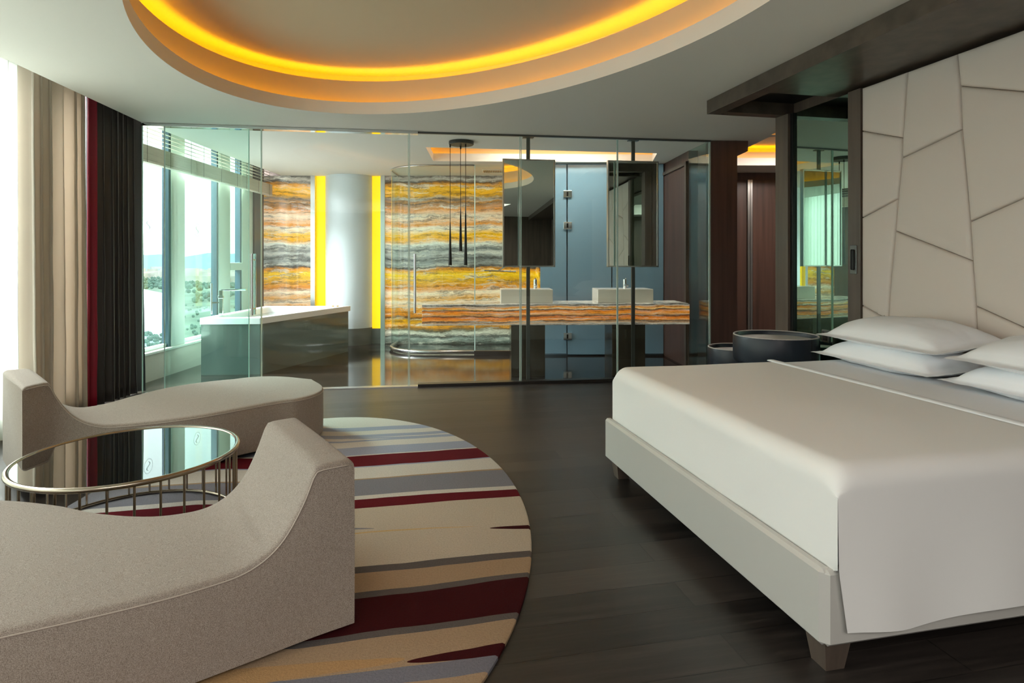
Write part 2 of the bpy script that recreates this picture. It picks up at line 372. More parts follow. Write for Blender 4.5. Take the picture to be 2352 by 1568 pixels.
def cove(name, P, lip, wall2, top, two=True, label=None, led='led'):
    z = CEIL
    bm = B()
    ringband(bm, P, z, P, z+lip); ringband(bm, P, z+lip, offset(P, .012), z+lip); ringband(bm, offset(P, .012), z+lip, offset(P, .012), z+.03)
    struct(name, bm, M['paint_white'], (label or name)+' white lip', smooth=True, auto=40)
    bm = B(); A = offset(P, .085)
    ringband(bm, offset(P, .012), z+.03, A, z+.03)
    ringband(bm, A, z+.03, A, z+lip+wall2); A2 = offset(P, .10)
    ringband(bm, A, z+lip+wall2, A2, z+lip+wall2); ringband(bm, A2, z+lip+wall2, A2, z+lip+wall2-.07)
    A3 = offset(P, .30); ringband(bm, A2, z+lip+wall2-.07, A3, z+lip+wall2-.07); ringband(bm, A3, z+lip+wall2-.07, A3, z+top)
    sheet(bm, [A3], z+top)
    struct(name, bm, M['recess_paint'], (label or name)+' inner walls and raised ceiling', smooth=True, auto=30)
    bm = B(); ringband(bm, offset(P, .02), z+.04, offset(P, .05), z+.04); ringband(bm, offset(P, .02), z+.04, offset(P, .05), z+.0395)
    o = struct('trim_1', bm, M['led_soft'], 'amber light strip hidden behind the lip')
    bm = B(); ringband(bm, offset(P, .12), z+lip+wall2-.06, offset(P, .16), z+lip+wall2-.06)
    o = struct('trim_2', bm, M[led], 'amber light strip hidden on the upper ledge')
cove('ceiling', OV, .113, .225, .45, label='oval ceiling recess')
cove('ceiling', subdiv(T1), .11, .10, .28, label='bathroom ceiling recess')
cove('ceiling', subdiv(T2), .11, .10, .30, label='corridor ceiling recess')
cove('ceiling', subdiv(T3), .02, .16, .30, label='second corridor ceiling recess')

# low window walls, sill, windows
def seg_frame(a, b): return FR(a[0], a[1], math.atan2(b[1]-a[1], b[0]-a[0])), math.dist(a, b)
SILL = .33
bm = B()
for a, b in zip(WALL, WALL[1:]):
    m, L = seg_frame(a, b); box(bm, m, -.02, L+.02, 0, .22, 0, SILL-.03)
struct('wall_left', bm, M['low_wall'], 'low wall under the windows')
bm = B()
for a, b in zip(WALL, WALL[1:]):
    m, L = seg_frame(a, b); box(bm, m, -.02, L+.02, -.025, .24, SILL-.03, SILL, .006)
struct('trim_3', bm, M['sill'], 'white window sill')
wnum = [0]
def emblem(bm, C, ax, r):
    """wreath ring round a curved S, drawn flat on the glass; ax = horizontal unit direction on the glass"""
    ax = Vector(ax); up = Vector((0, 0, 1)); nn = ax.cross(up)*.0
    def P(x, y): return Vector(C)+ax*x+up*y
    for i in range(26):
        a = 2*math.pi*i/26; rr = r*.9
        if abs(a-math.pi/2) < .12: continue
        c = (rr*math.cos(a), rr*math.sin(a)); d = a+math.pi/2+(.5 if math.cos(a) > 0 else -.5); l = r*.15; wd = r*.045
        q = [(c[0]+l*math.cos(d), c[1]+l*math.sin(d)), (c[0]-wd*math.sin(d), c[1]+wd*math.cos(d)), (c[0]-l*math.cos(d), c[1]-l*math.sin(d)), (c[0]+wd*math.sin(d), c[1]-wd*math.cos(d))]
        bm.faces.new([bm.verts.new(P(*k)) for k in q])
    pts = []
    for i in range(33):
        t = i/32*2-1; pts.append((-.33*r*math.sin(t*math.pi), .58*r*t, r*(.06+.09*(1-abs(t)))))
    vs2 = [(bm.verts.new(P(x-w_, y)), bm.verts.new(P(x+w_, y))) for x, y, w_ in pts]
    for (a, b), (c, d) in zip(vs2, vs2[1:]): bm.faces.new((a, b, d, c))
    return bm
M['decal'] = glass('etched_decal', (.93, .95, .95), 1.1, 0, .7, (170, 180, 182))
def window(a, b, panes, label, emb=None, transom=None):
    """panes: (glass start, glass end, mullion end) distances along a-b"""
    wnum[0] += 1; m, L = seg_frame(a, b)
    top = CEIL+.24
    r = bpy.data.objects.new('window_%d' % wnum[0], None); sc.collection.objects.link(r); r.location = (a[0], a[1], SILL); r['kind'] = 'structure'; r['label'] = label
    for g0, g1, m1 in panes:
        obj('pane', box(B(), m, g0, g1, .060, .066, SILL, top), M['window_glass'], r)
        obj('gasket', box(B(), m, g1-.045, g1-.001, .022, .10, SILL, top), M['frame_dark'], r)  # dark strip painted for the shaded near side of the mullion
        obj('mullion', box(B(), m, g1, m1, .008, .10, SILL, top, .004), M['frame_white'], r)
        bm = box(B(), m, g0, g0+.012, .05, .10, SILL, top); box(bm, m, g0, g1, .05, .10, SILL, SILL+.04); box(bm, m, g0, g1, .05, .10, top-.05, top)
        obj('pane_frame', bm, M['frame_white'], r)
    if transom:
        g0, g1, z0, z1 = transom; obj('transom', box(B(), m, g0, g1, .005, .10, z0, z1, .005), M['frame_white'], r)
    for (s, z, rad) in emb or ():
        c = m @ Vector((s, .055, z)); obj('emblem', emblem(B(), c, (math.cos(m.to_euler().z), math.sin(m.to_euler().z), 0), rad), M['decal'], r)
    return r
window(WALL[2], (WALL[2][0], 9.9), [(.0, 1.13, 1.42), (1.42, 2.30, 2.63), (2.63, 3.02, 3.39)], 'bathroom window over the tub', emb=[(.74, 1.76, .09), (1.80, 1.76, .09)], transom=(2.635, 3.018, 1.22, 1.33))
window(WALL[1], WALL[2], [(0, .80, 1.1), (1.12, 1.5, 1.68)], 'window behind the dark curtain')
window(WALL[0], WALL[1], [(.1+1.5*k, 1.30+1.5*k, 1.52+1.5*k) for k in range(6)], 'bedroom windows behind the sheer curtain')
struct('wall_left', box(B(), I4, -4.3, -4.06, 9.50, 9.88, SILL, 3.0), M['brown_wood'], 'brown end wall beside the bathroom window')

# headboard wall frame: s runs towards the camera side, d out into the room
H0 = Vector((2.605, 4.46)); HS = Vector((.2096, -.9778)); HN = Vector((-.9778, -.2096))
HM = Matrix(((HS.x, HN.x, 0, H0.x), (HS.y, HN.y, 0, H0.y), (0, 0, 1, 0), (0, 0, 0, 1)))
struct('wall_right', box(B(), HM, -.97, 9.7, -.25, -.06, 0, CEIL), M['dark_wood'], 'wall behind the headboard')
struct('wall_back', box(B(), I4, -3.2, 6, -5.15, -4.95, 0, CEIL), M['dark_wood'], 'dark wall behind the viewer')
struct('wall_front', box(B(), I4, -4.3, 8, 10.45, 10.6, 0, CEIL+.3), M['brown_wood'], 'far wall of the bathroom and corridor')
struct('wall_right', box(B(), I4, 6.2, 6.35, -5, 10.6, 0, CEIL), M['paint_white'], 'far side wall of the corridor')
# door set (mirror panel, jambs) in the headboard wall
post = thing('door_post', (*(H0+HS*-.97), 0), 'dark wood post under the canopy end between mirror panel and corridor', 'post')
obj('post_core', box(B(), HM, -.97, -.80, -.055, .045, 0, 2.632, .003), M['dark_wood'], post)
obj('edge_strip', box(B(), HM, -.80, -.765, -.06, .02, 0, 2.632), M['black'], post)
mr = thing('wall_mirror', (*(H0+HS*-.76), 0), 'tall green-tinted mirror panel between wood post and headboard', 'mirror')
obj('mirror_glass', box(B(), HM, -.765, -.127, -.05, .0, 0, 2.63), M['green_mirror'], mr)
jb = thing('sliding_door', (*(H0+HS*-.06), 0), 'narrow dark wood sliding door edge with black flush pull beside headboard', 'door')
obj('stile', box(B(), HM, -.127, -.004, -.055, .03, 0, 2.632, .003), M['dark_wood'], jb)
hp = obj('flush_pull', box(B(), HM, -.10, -.035, .03, .036, 1.255, 1.47, .003), M['dark_metal'], jb)
bm = B(); 
for z0, z1 in ((1.285, 1.44),):
    box(bm, HM, -.083, -.052, .0355, .0375, z0, z1, .01)
obj('pull_recess', bm, M['black'], hp)
# canopy
cn = thing('canopy', (*(H0+HN*.4), CEIL), 'dark wood canopy running along the ceiling over the bed', 'canopy')
CB = 2.632
obj('fascia', box(B(), HM, -.97, 9.3, .60, .72, CB, CEIL+.0, .003), M['canopy_wood'], cn)
obj('end_rail', box(B(), HM, -.968, -.86, -.2, .60, CB, CEIL-.001), M['canopy_wood'], cn)
obj('soffit', box(B(), HM, -.33, 9.3, -.06, .60, CB+.022, CB+.06), M['canopy_wood'], cn)
obj('recess_top', box(B(), HM, -.86, -.33, -.2, .60, CEIL-.012, CEIL-.004), M['black'], cn)  # black stands in for the darkness of the deeper recess

# headboard: padded leather panels, corners given as photo pixels on the headboard plane
def hb(px, py):
    r = (px-CX)/F; s = (H0.x-r*H0.y)/(-r*.9778-.2096)*1.0
    s = (r*H0.y-H0.x)/(HS.x-r*HS.y); Y = H0.y+HS.y*s
    return (s, EYE-(py-HY)/F*Y)
def c4(x, y): return hb(1580+x*.5102, y*.5102)
ztop = 2.63
def vint(poly_, z):   # s at height z on a seam polyline
    for (s0, z0), (s1, z1) in zip(poly_, poly_[1:]):
        if (z0-z)*(z1-z) <= 0 and z0 != z1: return s0+(s1-s0)*(z-z0)/(z1-z0)
    return poly_[-1][0] if z < poly_[-1][1] else poly_[0][0]
V1 = [c4(1000, 318), c4(977, 622), c4(975, 710), c4(957, 893), c4(945, 1040), c4(925, 1250), c4(912, 1420)]
V2 = [c4(1223, 237), c4(1238, 388), c4(1245, 582), c4(1282, 997), c4(1293, 1175), c4(1308, 1378), c4(1310, 1490)]
s1b = V1[-1][0]-.03; s2b = V2[-1][0]+.02; zb = .40
V1 = [(V1[0][0], ztop)]+V1[1:]+[(s1b, zb)]; V2 = [(V2[0][0], ztop)]+V2[1:]+[(s2b, zb)]
a1, a2, a3 = c4(795, 590), c4(795, 980), c4(795, 1375)
s3 = c4(1513, 412)[0]; k3 = .10
def ext(p, q, s):  # extend line p-q to s
    return (s, p[1]+(q[1]-p[1])*(s-p[0])/(q[0]-p[0]))
r1 = ext(V2[1], c4(1513, 412), s3+k3); r2 = ext(V2[3], c4(1513, 895), s3+k3); r3 = ext(V2[5], c4(1513, 1470), s3+k3)
V3 = [(s3+k3-.04, ztop), r1, r2, (s3+k3+.05, (r2[1]+r3[1])/2), r3, (s3+k3+.08, zb)]
c875 = (V1[6][0], ext(a3, c4(875, 1420), V1[6][0])[1])
s4 = s3+1.15; s5 = s3+1.9
polys = [
 [(0, ztop), V1[0], V1[1], (0, a1[1])],
 [(0, a1[1]), V1[1], V1[2], V1[3], (0, a2[1])],
 [(0, a2[1]), V1[3], V1[4], V1[5], V1[6], c875, (0, a3[1])],
 [(0, a3[1]), c875, V1[-1], (0, zb)],
 [V1[0], V2[0], V2[1], V2[2], V1[2], V1[1]],
 [V1[2], V2[2], V2[3], V2[4], V1[4], V1[3]],
 [V1[4], V2[4], V2[5], V2[-1], V1[-1], c875, V1[6], V1[5]],
 [V2[0], V3[0], V3[1], V2[1]],
 [V2[1], V3[1], V3[2], V2[3], V2[2]],
 [V2[3], V3[2], V3[3], V3[4], V2[5], V2[4]],
 [V2[5], V3[4], V3[5], V2[-1]],
 [V3[0], (s4, ztop), (s4+.05, 1.9), V3[2], V3[1]],
 [V3[2], (s4+.05, 1.9), (s4, 1.2), V3[4], V3[3]],
 [V3[4], (s4, 1.2), (s4+.06, zb), V3[5]],
 [(s4, ztop), (s5, ztop), (s5, 1.5), (s4+.025, 1.55), (s4+.05, 1.9)],
 [(s4+.025, 1.55), (s5, 1.5), (s5, zb), (s4+.06, zb), (s4, 1.2)],
]
HBD = .028
hbd = thing('headboard', (*(H0+HS*1.0), 0), 'cream leather wall headboard quilted in large angular panels', 'headboard')
obj('backing', box(B(), HM, -.003, s5, -.058, .0, .0, ztop), M['seam'], hbd)
def panel(P):
    n = len(P); Pd = []
    for i in range(n):     # subdivide edges for smooth inset
        a, b = Vector(P[i]), Vector(P[(i+1) % n]); k = max(1, int((b-a).length/.12))
        for j in range(k): Pd.append(tuple(a.lerp(b, j/k)))
    bm = B(); rings = []
    for ins, d in ((.0015, -.001), (.0025, HBD*.35), (.006, HBD*.66), (.013, HBD*.85), (.03, HBD), (.075, HBD+.004)):
        Q = offset(Pd, -ins); rings.append([bm.verts.new(HM @ Vector((q[0], d, q[1]))) for q in Q])
    m_ = len(Pd)
    for A, C in zip(rings, rings[1:]):
        for i in range(m_): bm.faces.new((A[i], A[(i+1) % m_], C[(i+1) % m_], C[i]))
    tp = tessellate_polygon([[Vector((q[0], q[1], 0)) for q in offset(Pd, -.075)]])
    for t_ in tp:
        try: bm.faces.new([rings[-1][i] for i in t_])
        except ValueError: pass
    return obj('panel', bm, M['leather'], hbd, smooth=True, auto=70)
for P in polys: panel(P)

# ---------------------------------------------------------------- bed
BF = Vector((.591, 3.84))                                # far foot corner of the frame
BM_ = Matrix(((U.x, -V.x, 0, BF.x), (U.y, -V.y, 0, BF.y), (0, 0, 1, 0), (0, 0, 0, 1)))   # p along the bed, q towards the camera side
BW = 1.95; BL = 2.06
bed = thing('bed', (*(BF+U*1.05-V*.97), 0), 'king-size bed with pale grey frame and white mattress against the headboard', 'bed')
def board(bm, x0, x1, y0, y1, z0, z1): return box(bm, BM_, x0, x1, y0, y1, z0, z1, .012, 1)
obj('footboard', board(B(), 0, .045, 0, BW-.012, .105, .355), M['bed_frame'], bed)
obj('side_rail', board(B(), .012, BL, BW-.045, BW, .105, .352), M['bed_frame'], bed)
obj('side_rail', board(B(), .046, BL, 0, .045, .105, .352), M['bed_frame'], bed)
obj('slat_base', box(B(), BM_, .05, BL, .05, BW-.05, .20, .30), M['dark_wood'], bed)
for p_, q_ in ((.03, BW-.13), (.03, .03), (BL-.15, BW-.13), (BL-.15, .03)):
    bm = B(); prof = [(0, .105), (.012, 0)]
    a = [bm.verts.new(BM_ @ Vector((p_+x, q_+y, .105))) for x, y in ((0, 0), (.10, 0), (.10, .10), (0, .10))]
    b = [bm.verts.new(BM_ @ Vector((p_+x, q_+y, 0))) for x, y in ((.015, .015), (.085, .015), (.085, .085), (.015, .085))]
    bm.faces.new(a); bm.faces.new(b)
    for i in range(4): bm.faces.new((a[i], a[(i+1) % 4], b[(i+1) % 4], b[i]))
    obj('leg', bm, M['dark_wood'], bed)
obj('mattress', box(B(), BM_, .06, BL-.03, .06, BW-.06, .30, .66, .06, 5), M['linen'], bed, smooth=True, auto=60)
def fbm(x, y, s=1.0): return noise.noise(Vector((x*s, y*s, 3.1)))
def cloth(p0, p1, ztop_, foot, near_z, edge_off=0, hemp=None):
    """bed cover: one grid, foot drop tucked inside the footboard, near side hanging outside the rail"""
    R = .075; cols = []; pf = .038
    if foot:
        for z in (.325, .362, .40, .45, .50, .55, ztop_-R-.02): cols.append((pf, ztop_-z, 'f'))
        for k in range(9):
            a = k/8*math.pi/2; cols.append((pf+R*(1-math.cos(a)), R*(1-math.sin(a)), 't'))
    n = int((p1-(pf+R if foot else p0))/.03); st = pf+R if foot else p0
    for k in range(1 if foot else 0, n+1): cols.append((st+(p1-st)*k/n, 0, 't'))
    rows = []; qn = BW+.016+edge_off; qf = .035
    for z in (.34, .42, .50, .58): rows.append((qf, ztop_-z, 'd'))
    for k in range(7):
        a = k/6*math.pi/2; rows.append((qf+R*(1-math.cos(a)), R*(1-math.sin(a)), 't'))
    m = 60
    for k in range(1, m): rows.append((qf+R+(qn-2*R-qf)*k/m, 0, 't'))
    for k in range(9):
        a = k/8*math.pi/2; rows.append((qn-R+R*math.sin(a), R*(1-math.cos(a)), 't'))
    dz = ztop_-R-near_z
    for k in range(1, 19): rows.append((qn+.004*k/18, R+dz*k/18, 'n'))
    bm = B(); V_ = []
    for p, dp, kp in cols:
        r = []
        for q, dq, kq in rows:
            z = ztop_-max(dp, dq) if (kp == 'f' or kq in 'nd') else ztop_-R+math.sqrt(max(0, R*R-0))-(dp+dq if dp+dq < R else R+(dp+dq-R)*.35)
            pp, qq = p, q
            if kq == 't' and kp == 't':
                z += .006*fbm(p, q, 2.2)*min(1, (R-min(R, dp+dq))/R+.2)
            if kq == 'n':
                f = (ztop_-z-R)/dz; g = min(1, (p-pf)/.25); z0_ = z
                qq += g*(f*(.008+.012*math.sin(p*9+1.0)*math.sin(p*3.3)) + .008*f*fbm(p*3, z*2))+.006*f
                z -= g*f*.016*math.sin(p*6.5)
                pp += .028*max(0, .36-z0_)/.2*max(0, 1-(p-pf)/.35)
            if kp == 'f':
                g = 1-min(1, (q/qn))**10
                pp += .008*fbm(q*3, z*4)*g
                if z < .36: pp = .056; qq = min(qq, BW-.055)
                else: z -= .004*math.sin(q*11)*((ztop_-z)/.35)*g
            r.append(bm.verts.new(BM_ @ Vector((pp, qq, z))))
        V_.append(r)
    for i in range(len(cols)-1):
        for j in range(len(rows)-1):
            if (cols[i][2] == 'f' or cols[i+1][2] == 'f') and (rows[j][2] in 'nd' or rows[j+1][2] in 'nd'): continue
            bm.faces.new((V_[i][j], V_[i+1][j], V_[i+1][j+1], V_[i][j+1]))
    return bm
cv = obj('bed_cover', cloth(0, 1.175, .688, True, .165), M['cover'], None, smooth=True, auto=60)
tag(cv, 'smooth white cover draped over the bed from foot to turned-down hem', 'bedspread')
sh = obj('top_sheet', cloth(1.172, 1.75, .683, False, .18, -.002), M['linen'], None, smooth=True, auto=60)
tag(sh, 'white sheet lying between the turned-down hem and the pillows', 'sheet')
bm = B(); rows = []
for k in range(61):
    q = .06+(BW-.05)*k/60*.98; w_ = .006*fbm(q, 7, 2.0); r = []
    for p, z in ((1.118, .6895), (1.122, .695), (1.145, .697), (1.170, .695), (1.178, .688)):
        r.append(BM_ @ Vector((p+w_+.004*q, q, z+.004*fbm(1.15, q, 2.2))))
    rows.append(r)
grid(bm, rows)
obj('turned_hem', bm, M['pillow'], cv, smooth=True)
def pillow(cp, cq, z, L, W, T, yaw, tilt, label, seed, roll=0):
    """W along q, L along p"""
    bm = B(); n = 36; fl = .045; top = []; bot = []
    def T_(u, v):
        uu = min(1, abs(u)); vv = min(1, abs(v)); return T/2*(max(0, 1-uu**2.6)**.55)*(max(0, 1-vv**2.6)**.5)
    for s_, A in ((1, top), (-1, bot)):
        for i in range(n+1):
            r = []
            for j in range(n+1):
                u = -1+2*i/n; v = -1+2*j/n
                iu = u/(1-fl*2/L) if L else u; iv = v/(1-fl*2/W)
                h = T_(iu, iv)
                pin = 1-.045*(v*v)*(1-.0*abs(u)); pin2 = 1-.03*(u*u)
                x = u*L/2*(1-.05*(1-v*v)*abs(u)**3*0)*pin2; y = v*W/2*(1-.04*(1-abs(u)**2)*0)
                x += .012*noise.noise(Vector((u*2, v*3, seed))); y += .012*noise.noise(Vector((u*3, v*2, seed+5)))
                zz = s_*h*(1+.12*noise.noise(Vector((u*1.6, v*1.8, seed+s_)))) + .004*noise.noise(Vector((u*6, v*6, seed+9)))
                edge = max(abs(u), abs(v))
                zz += -.012*max(0, edge-.75)*4*.6 + s_*.0015
                if s_ < 0: zz *= .62
                r.append(Vector((x, y, zz)))
            A.append(r)
    R_ = Matrix.Rotation(yaw, 4, 'Z') @ Matrix.Rotation(tilt, 4, 'Y') @ Matrix.Rotation(roll, 4, 'X')
    X = BM_ @ Matrix.Translation((cp, cq, z)) @ R_
    for A in (top, bot): grid(bm, [[X @ p for p in r] for r in A])
    bmesh.ops.remove_doubles(bm, verts=bm.verts, dist=.0035)
    o = obj('pillow', bm, M['pillow'], None, smooth=True)
    return tag(o, label, 'pillow', 'white pillows stacked at the head of the bed')
pillow(1.765, .46, .745, .56, .93, .21, .02, -.05, 'white pillow at the bottom of the far stack beside round tables', 1)
pillow(1.765, 1.44, .745, .56, .93, .21, -.02, -.05, 'white pillow at the bottom of the nearer stack, cut by frame edge', 2)
pillow(1.775, .50, .885, .56, .92, .23, .0, -.10, 'plump white pillow on top of the far stack', 3)
pillow(1.76, 1.48, .880, .56, .92, .23, -.05, -.10, 'plump white pillow on top of the nearer stack', 4)

# ---------------------------------------------------------------- bedside drums
def drum(x, y, R, z0, z1, label):
    t_ = thing('bedside_table', (x, y, 0), label, 'side table', 'round drum bedside tables')
    m = FR(x, y)
    obj('drum', lathe(B(), m, [(0, z0), (R*.93, z0), (R*.985, z0+.012), (R, z0+.03), (R, z1-.008), (R-.004, z1), (R-.014, z1), (R-.018, z1-.006), (R-.018, z1-.05), (0, z1-.05)]), M['blue_leather'], t_, smooth=True, auto=40)
    obj('table_top', lathe(B(), m, [(0, z1-.030), (R-.019, z1-.030), (R-.019, z1-.045), (0, z1-.045)]), M['tray_top'], t_)
    tube(bm := B(), [(x+(R-.008)*math.cos(a), y+(R-.008)*math.sin(a), z1) for a in [2*math.pi*i/72 for i in range(72)]], .006, 8, True)
    obj('rim', bm, M['tray_top'], t_, smooth=True)
    a = math.radians(-62); obj('leather_seam', box(B(), FR(x+R*math.cos(a), y+R*math.sin(a), a), -.002, .0015, -.0015, .0015, z0+.03, z1-.01), M['black'], t_)
    obj('pedestal', lathe(B(), m, [(0, 0), (R*.62, 0), (R*.62, .015), (.05, .03), (.045, z0+.005), (0, z0+.005)], 40), M['black'], t_, smooth=True, auto=40)
drum(2.07, 4.74, .315, .565, .772, 'larger taller dark blue drum table beside the far pillows')
drum(1.985, 5.33, .245, .42, .592, 'smaller lower dark blue drum table behind the larger one')
sk = thing('wall_socket', (*(H0+HS*-.17), .55), 'small dark socket plate on the mirror panel beside the pillows', 'socket')
obj('plate', box(B(), HM, -.43, -.35, .0005, .012, .70, .80, .004), M['dark_metal'], sk)
obj('insert', box(B(), HM, -.415, -.365, .012, .015, .715, .785, .003), M['black'], sk)

# ---------------------------------------------------------------- rug
RUG = ell(-1.169, 3.185, 1.992, 1.2416, (.145, -.989), 180)
RZ = .018
def wp(px, py):
    x, y = gp(px, py, RZ); return -.2096*x+.9778*y
def up_(px, py):
    x, y = gp(px, py, RZ); return .9778*x+.2096*y
LT = (206, 192, 172); TAN = (178, 150, 120); GR = (140, 138, 146); BG = (168, 172, 190); RD = (104, 10, 26); GD = (104, 96, 92); PALE = (222, 214, 204); DR = (64, 8, 14); SB = (128, 126, 134)
cuts = [(980, PALE), (990, BG), (996, PALE), (1001, BG), (1004, PALE), (1016, BG), (1034, PALE), (1036, RD), (1059, BG), (1061, PALE), (1088, TAN), (1090, GR), (1128, PALE), (1138, RD), (1156, LT), (1287, GD), (1305, TAN), (1343, GD), (1352, DR), (1438, GD), (1451, TAN), (1522, SB), (1560, LT)]
m = bpy.data.materials.new('striped_wool'); m.use_nodes = True; t = NT(m); p = t.n['Principled BSDF']; p.inputs['Roughness'].default_value = .95; p.inputs['Specular IOR Level'].default_value = .1
pos = t.new('ShaderNodeNewGeometry').outputs['Position']; rv = t.mapping(pos, rot=(0, 0, -ROOM)); sx = t.new('ShaderNodeSeparateXYZ'); t.l.new(rv, sx.inputs[0])
uu, ww = sx.outputs['X'], sx.outputs['Y']
wn = t.noise(t.mapping(rv, (.9, 1.6, 1)), 1, 2); wn2 = t.noise(t.mapping(rv, (3, 3, 1)), 1, 2)
wz = t.math('ADD', ww, t.math('MULTIPLY', t.math('SUBTRACT', wn, .5), .11)); wz = t.math('ADD', wz, t.math('MULTIPLY', t.math('SUBTRACT', wn2, .5), .02))
wz = t.math('SUBTRACT', wz, t.math('MULTIPLY', t.math('DIVIDE', t.math('SUBTRACT', -.3, uu), .7, clamp=True), .13))
wr = lambda y: wp(1000, y)
lo, hi = 1.0, 6.0
stops = []; edges_w = [wr(y) for y, _ in cuts]
# colours run from far to near: between cut i and i+1 the colour is cuts[i]
for i in range(len(cuts)):
    near = edges_w[i+1] if i+1 < len(cuts) else 1.93
    stops.append(((near-lo)/(hi-lo), cuts[i][1]))
stops.append((0.0, TAN)); stops.append(((1.72-lo)/(hi-lo), RD)); stops.append(((1.82-lo)/(hi-lo), TAN)); stops.append(((edges_w[0]-lo)/(hi-lo), BG)); stops.append(((edges_w[0]+.10-lo)/(hi-lo), PALE))
fac = t.math('DIVIDE', t.math('SUBTRACT', wz, lo), hi-lo)
col = t.ramp(fac, stops, 'CONSTANT')
def taper(col, px0, px1, py0, py1, hw, c):
    """a lens-shaped streak between two photo points; widens from the first to the second"""
    u0, w0, u1, w1 = up_(px0, py0), wp(px0, py0), up_(px1, py1), wp(px1, py1)
    f = t.math('DIVIDE', t.math('SUBTRACT', uu, u0), u1-u0, clamp=True)
    c0 = t.math('MULTIPLY_ADD', f, w1-w0, w0)
    d = t.math('ABSOLUTE', t.math('SUBTRACT', t.math('ADD', ww, t.math('MULTIPLY', t.math('SUBTRACT', wn2, .5), .03)), c0))
    k = t.math('MULTIPLY', t.math('POWER', f, .45), hw)
    return t.mix(t.math('LESS_THAN', d, k), col, lin(c))
col = taper(col, 1125, 1216, 1212, 1209, .022, DR)
col = taper(col, 935, 1150, 1520, 1490, .030, DR)
col = taper(col, 1090, 900, 1208, 1217, .008, (214, 180, 130))
col = taper(col, 860, 780, 1213, 1213, .012, GR)
col = taper(col, 800, 1020, 1008, 1000, .03, BG)
col = taper(col, 930, 500, 1512, 1562, .045, (190, 150, 104))
pile = t.noise(pos, 110, 4, .8); col2 = t.mix(t.math('MULTIPLY', t.math('SUBTRACT', pile, .2), .62), col, lin((40, 34, 30)))
t.l.new(col2, p.inputs['Base Color'])
t.l.new(t.bump(t.math('ADD', pile, t.math('MULTIPLY', wn2, .8)), .7, .006), p.inputs['Normal']); M['rug'] = m
bm = B(); A0 = ell(-1.169, 3.185, 1.992, 1.2416, (.145, -.989), 180)
a_ = [bm.verts.new((x, y, .001)) for x, y in A0]; b_ = [bm.verts.new((x, y, RZ-.006)) for x, y in A0]; c_ = [bm.verts.new((x, y, RZ)) for x, y in offset(A0, -.008)]
for P_, Q_ in ((a_, b_), (b_, c_)):
    for i in range(180): bm.faces.new((P_[i], P_[(i+1) % 180], Q_[(i+1) % 180], Q_[i]))
bm.faces.new(c_)
tag(obj('rug', bm, M['rug'], smooth=True, auto=40), 'large oval wool rug striped in beige, grey and dark red', 'rug')

# ---------------------------------------------------------------- chaises
def chaise(O, ax, outer, inner, prof, L, z0, label, side=1):
    """O = middle of the tall end at floor; ax = direction the seat runs; inner = side towards the table"""
    ax = Vector(ax).normalized(); ib = Vector((ax.y, -ax.x))*side
    th = thing('chaise_longue', (O[0], O[1], z0), label, 'chaise longue', None)
    def W(a, b, z): return Vector((O[0]+ax.x*a+ib.x*b, O[1]+ax.y*a+ib.y*b, z+z0))
    st = [0, .008, .02, .05, .08, .11]+[.12+.0125*i for i in range(1, 33)]
    a = st[-1]
    while a < L-.12: a += .03; st.append(a)
    a0 = st[-1]
    for k in range(1, 13): st.append(a0+(L-a0)*math.sin(k/12*math.pi/2))
    N = 28; rings = []; e1 = []; e2 = []
    La = L-.42
    for a in st:
        bo, bi = spl(outer, min(a, La+.0001) if a > La else a), spl(inner, min(a, La+.0001) if a > La else a)
        if a > La:
            f = (a-La)/(L-La); c = (bo+bi)/2; k = max(.0, 1-f**2.3)**(1/2.0); bo, bi = c+(bo-c)*k, c+(bi-c)*k
            k = max(k, .0)
        wd = bi-bo; e = min(.02, wd*.2); zt = spl(prof, a)
        if a < .02: zt -= .014*(1-a/.02)**2
        row = [W(a, bo-.0, .03), W(a, bo-.004, zt*.5), W(a, bo, zt-.022), W(a, bo+e*.15, zt-.010), W(a, bo+e*.45, zt-.003)]
        for j in range(N+1):
            b = bo+e+(wd-2*e)*j/N; row.append(W(a, b, zt+.010*math.sin(math.pi*j/N)*(1 if a > .3 else .3)))
        row += [W(a, bi-e*.45, zt-.003), W(a, bi-e*.15, zt-.010), W(a, bi, zt-.022), W(a, bi+.004, zt*.5), W(a, bi, .03)]
        rings.append(row); e1.append(W(a, bo-.0005, zt-.016)); e2.append(W(a, bi+.0005, zt-.016))
    bm = B(); V_ = [[bm.verts.new(p) for p in r] for r in rings]
    for A, C in zip(V_, V_[1:]):
        for j in range(len(A)-1): bm.faces.new((A[j], A[j+1], C[j+1], C[j]))
    bm.faces.new(V_[0])
    bmesh.ops.remove_doubles(bm, verts=bm.verts, dist=.0005)
    obj('upholstery', bm, M['chaise'], th, smooth=True, auto=50)
    bm = B(); tube(bm, e1[2:], .0026, 6); obj('piping', bm, M['chaise_piping'], th, smooth=True)
    bm = B(); tube(bm, e2[2:], .0026, 6); obj('piping', bm, M['chaise_piping'], th, smooth=True)
    P_ = []
    for a in [.05+.1*i for i in range(int((L-.25)/.1))]: P_.append((a, spl(inner, min(a, La))-.06))
    for a in reversed([.05+.1*i for i in range(int((L-.25)/.1))]): P_.append((a, spl(outer, min(a, La))+.06))
    bm = B(); prism(bm, [tuple(W(a, b, 0).xy) for a, b in P_], z0, z0+.035); obj('plinth', bm, M['black'], th)
    return th
PROF = [(0, .618), (.12, .618), (.135, .612), (.15, .585), (.165, .545), (.20, .478), (.245, .412), (.30, .366), (.37, .338), (.45, .330), (.65, .331), (1.0, .343), (1.5, .350), (2.2, .350)]
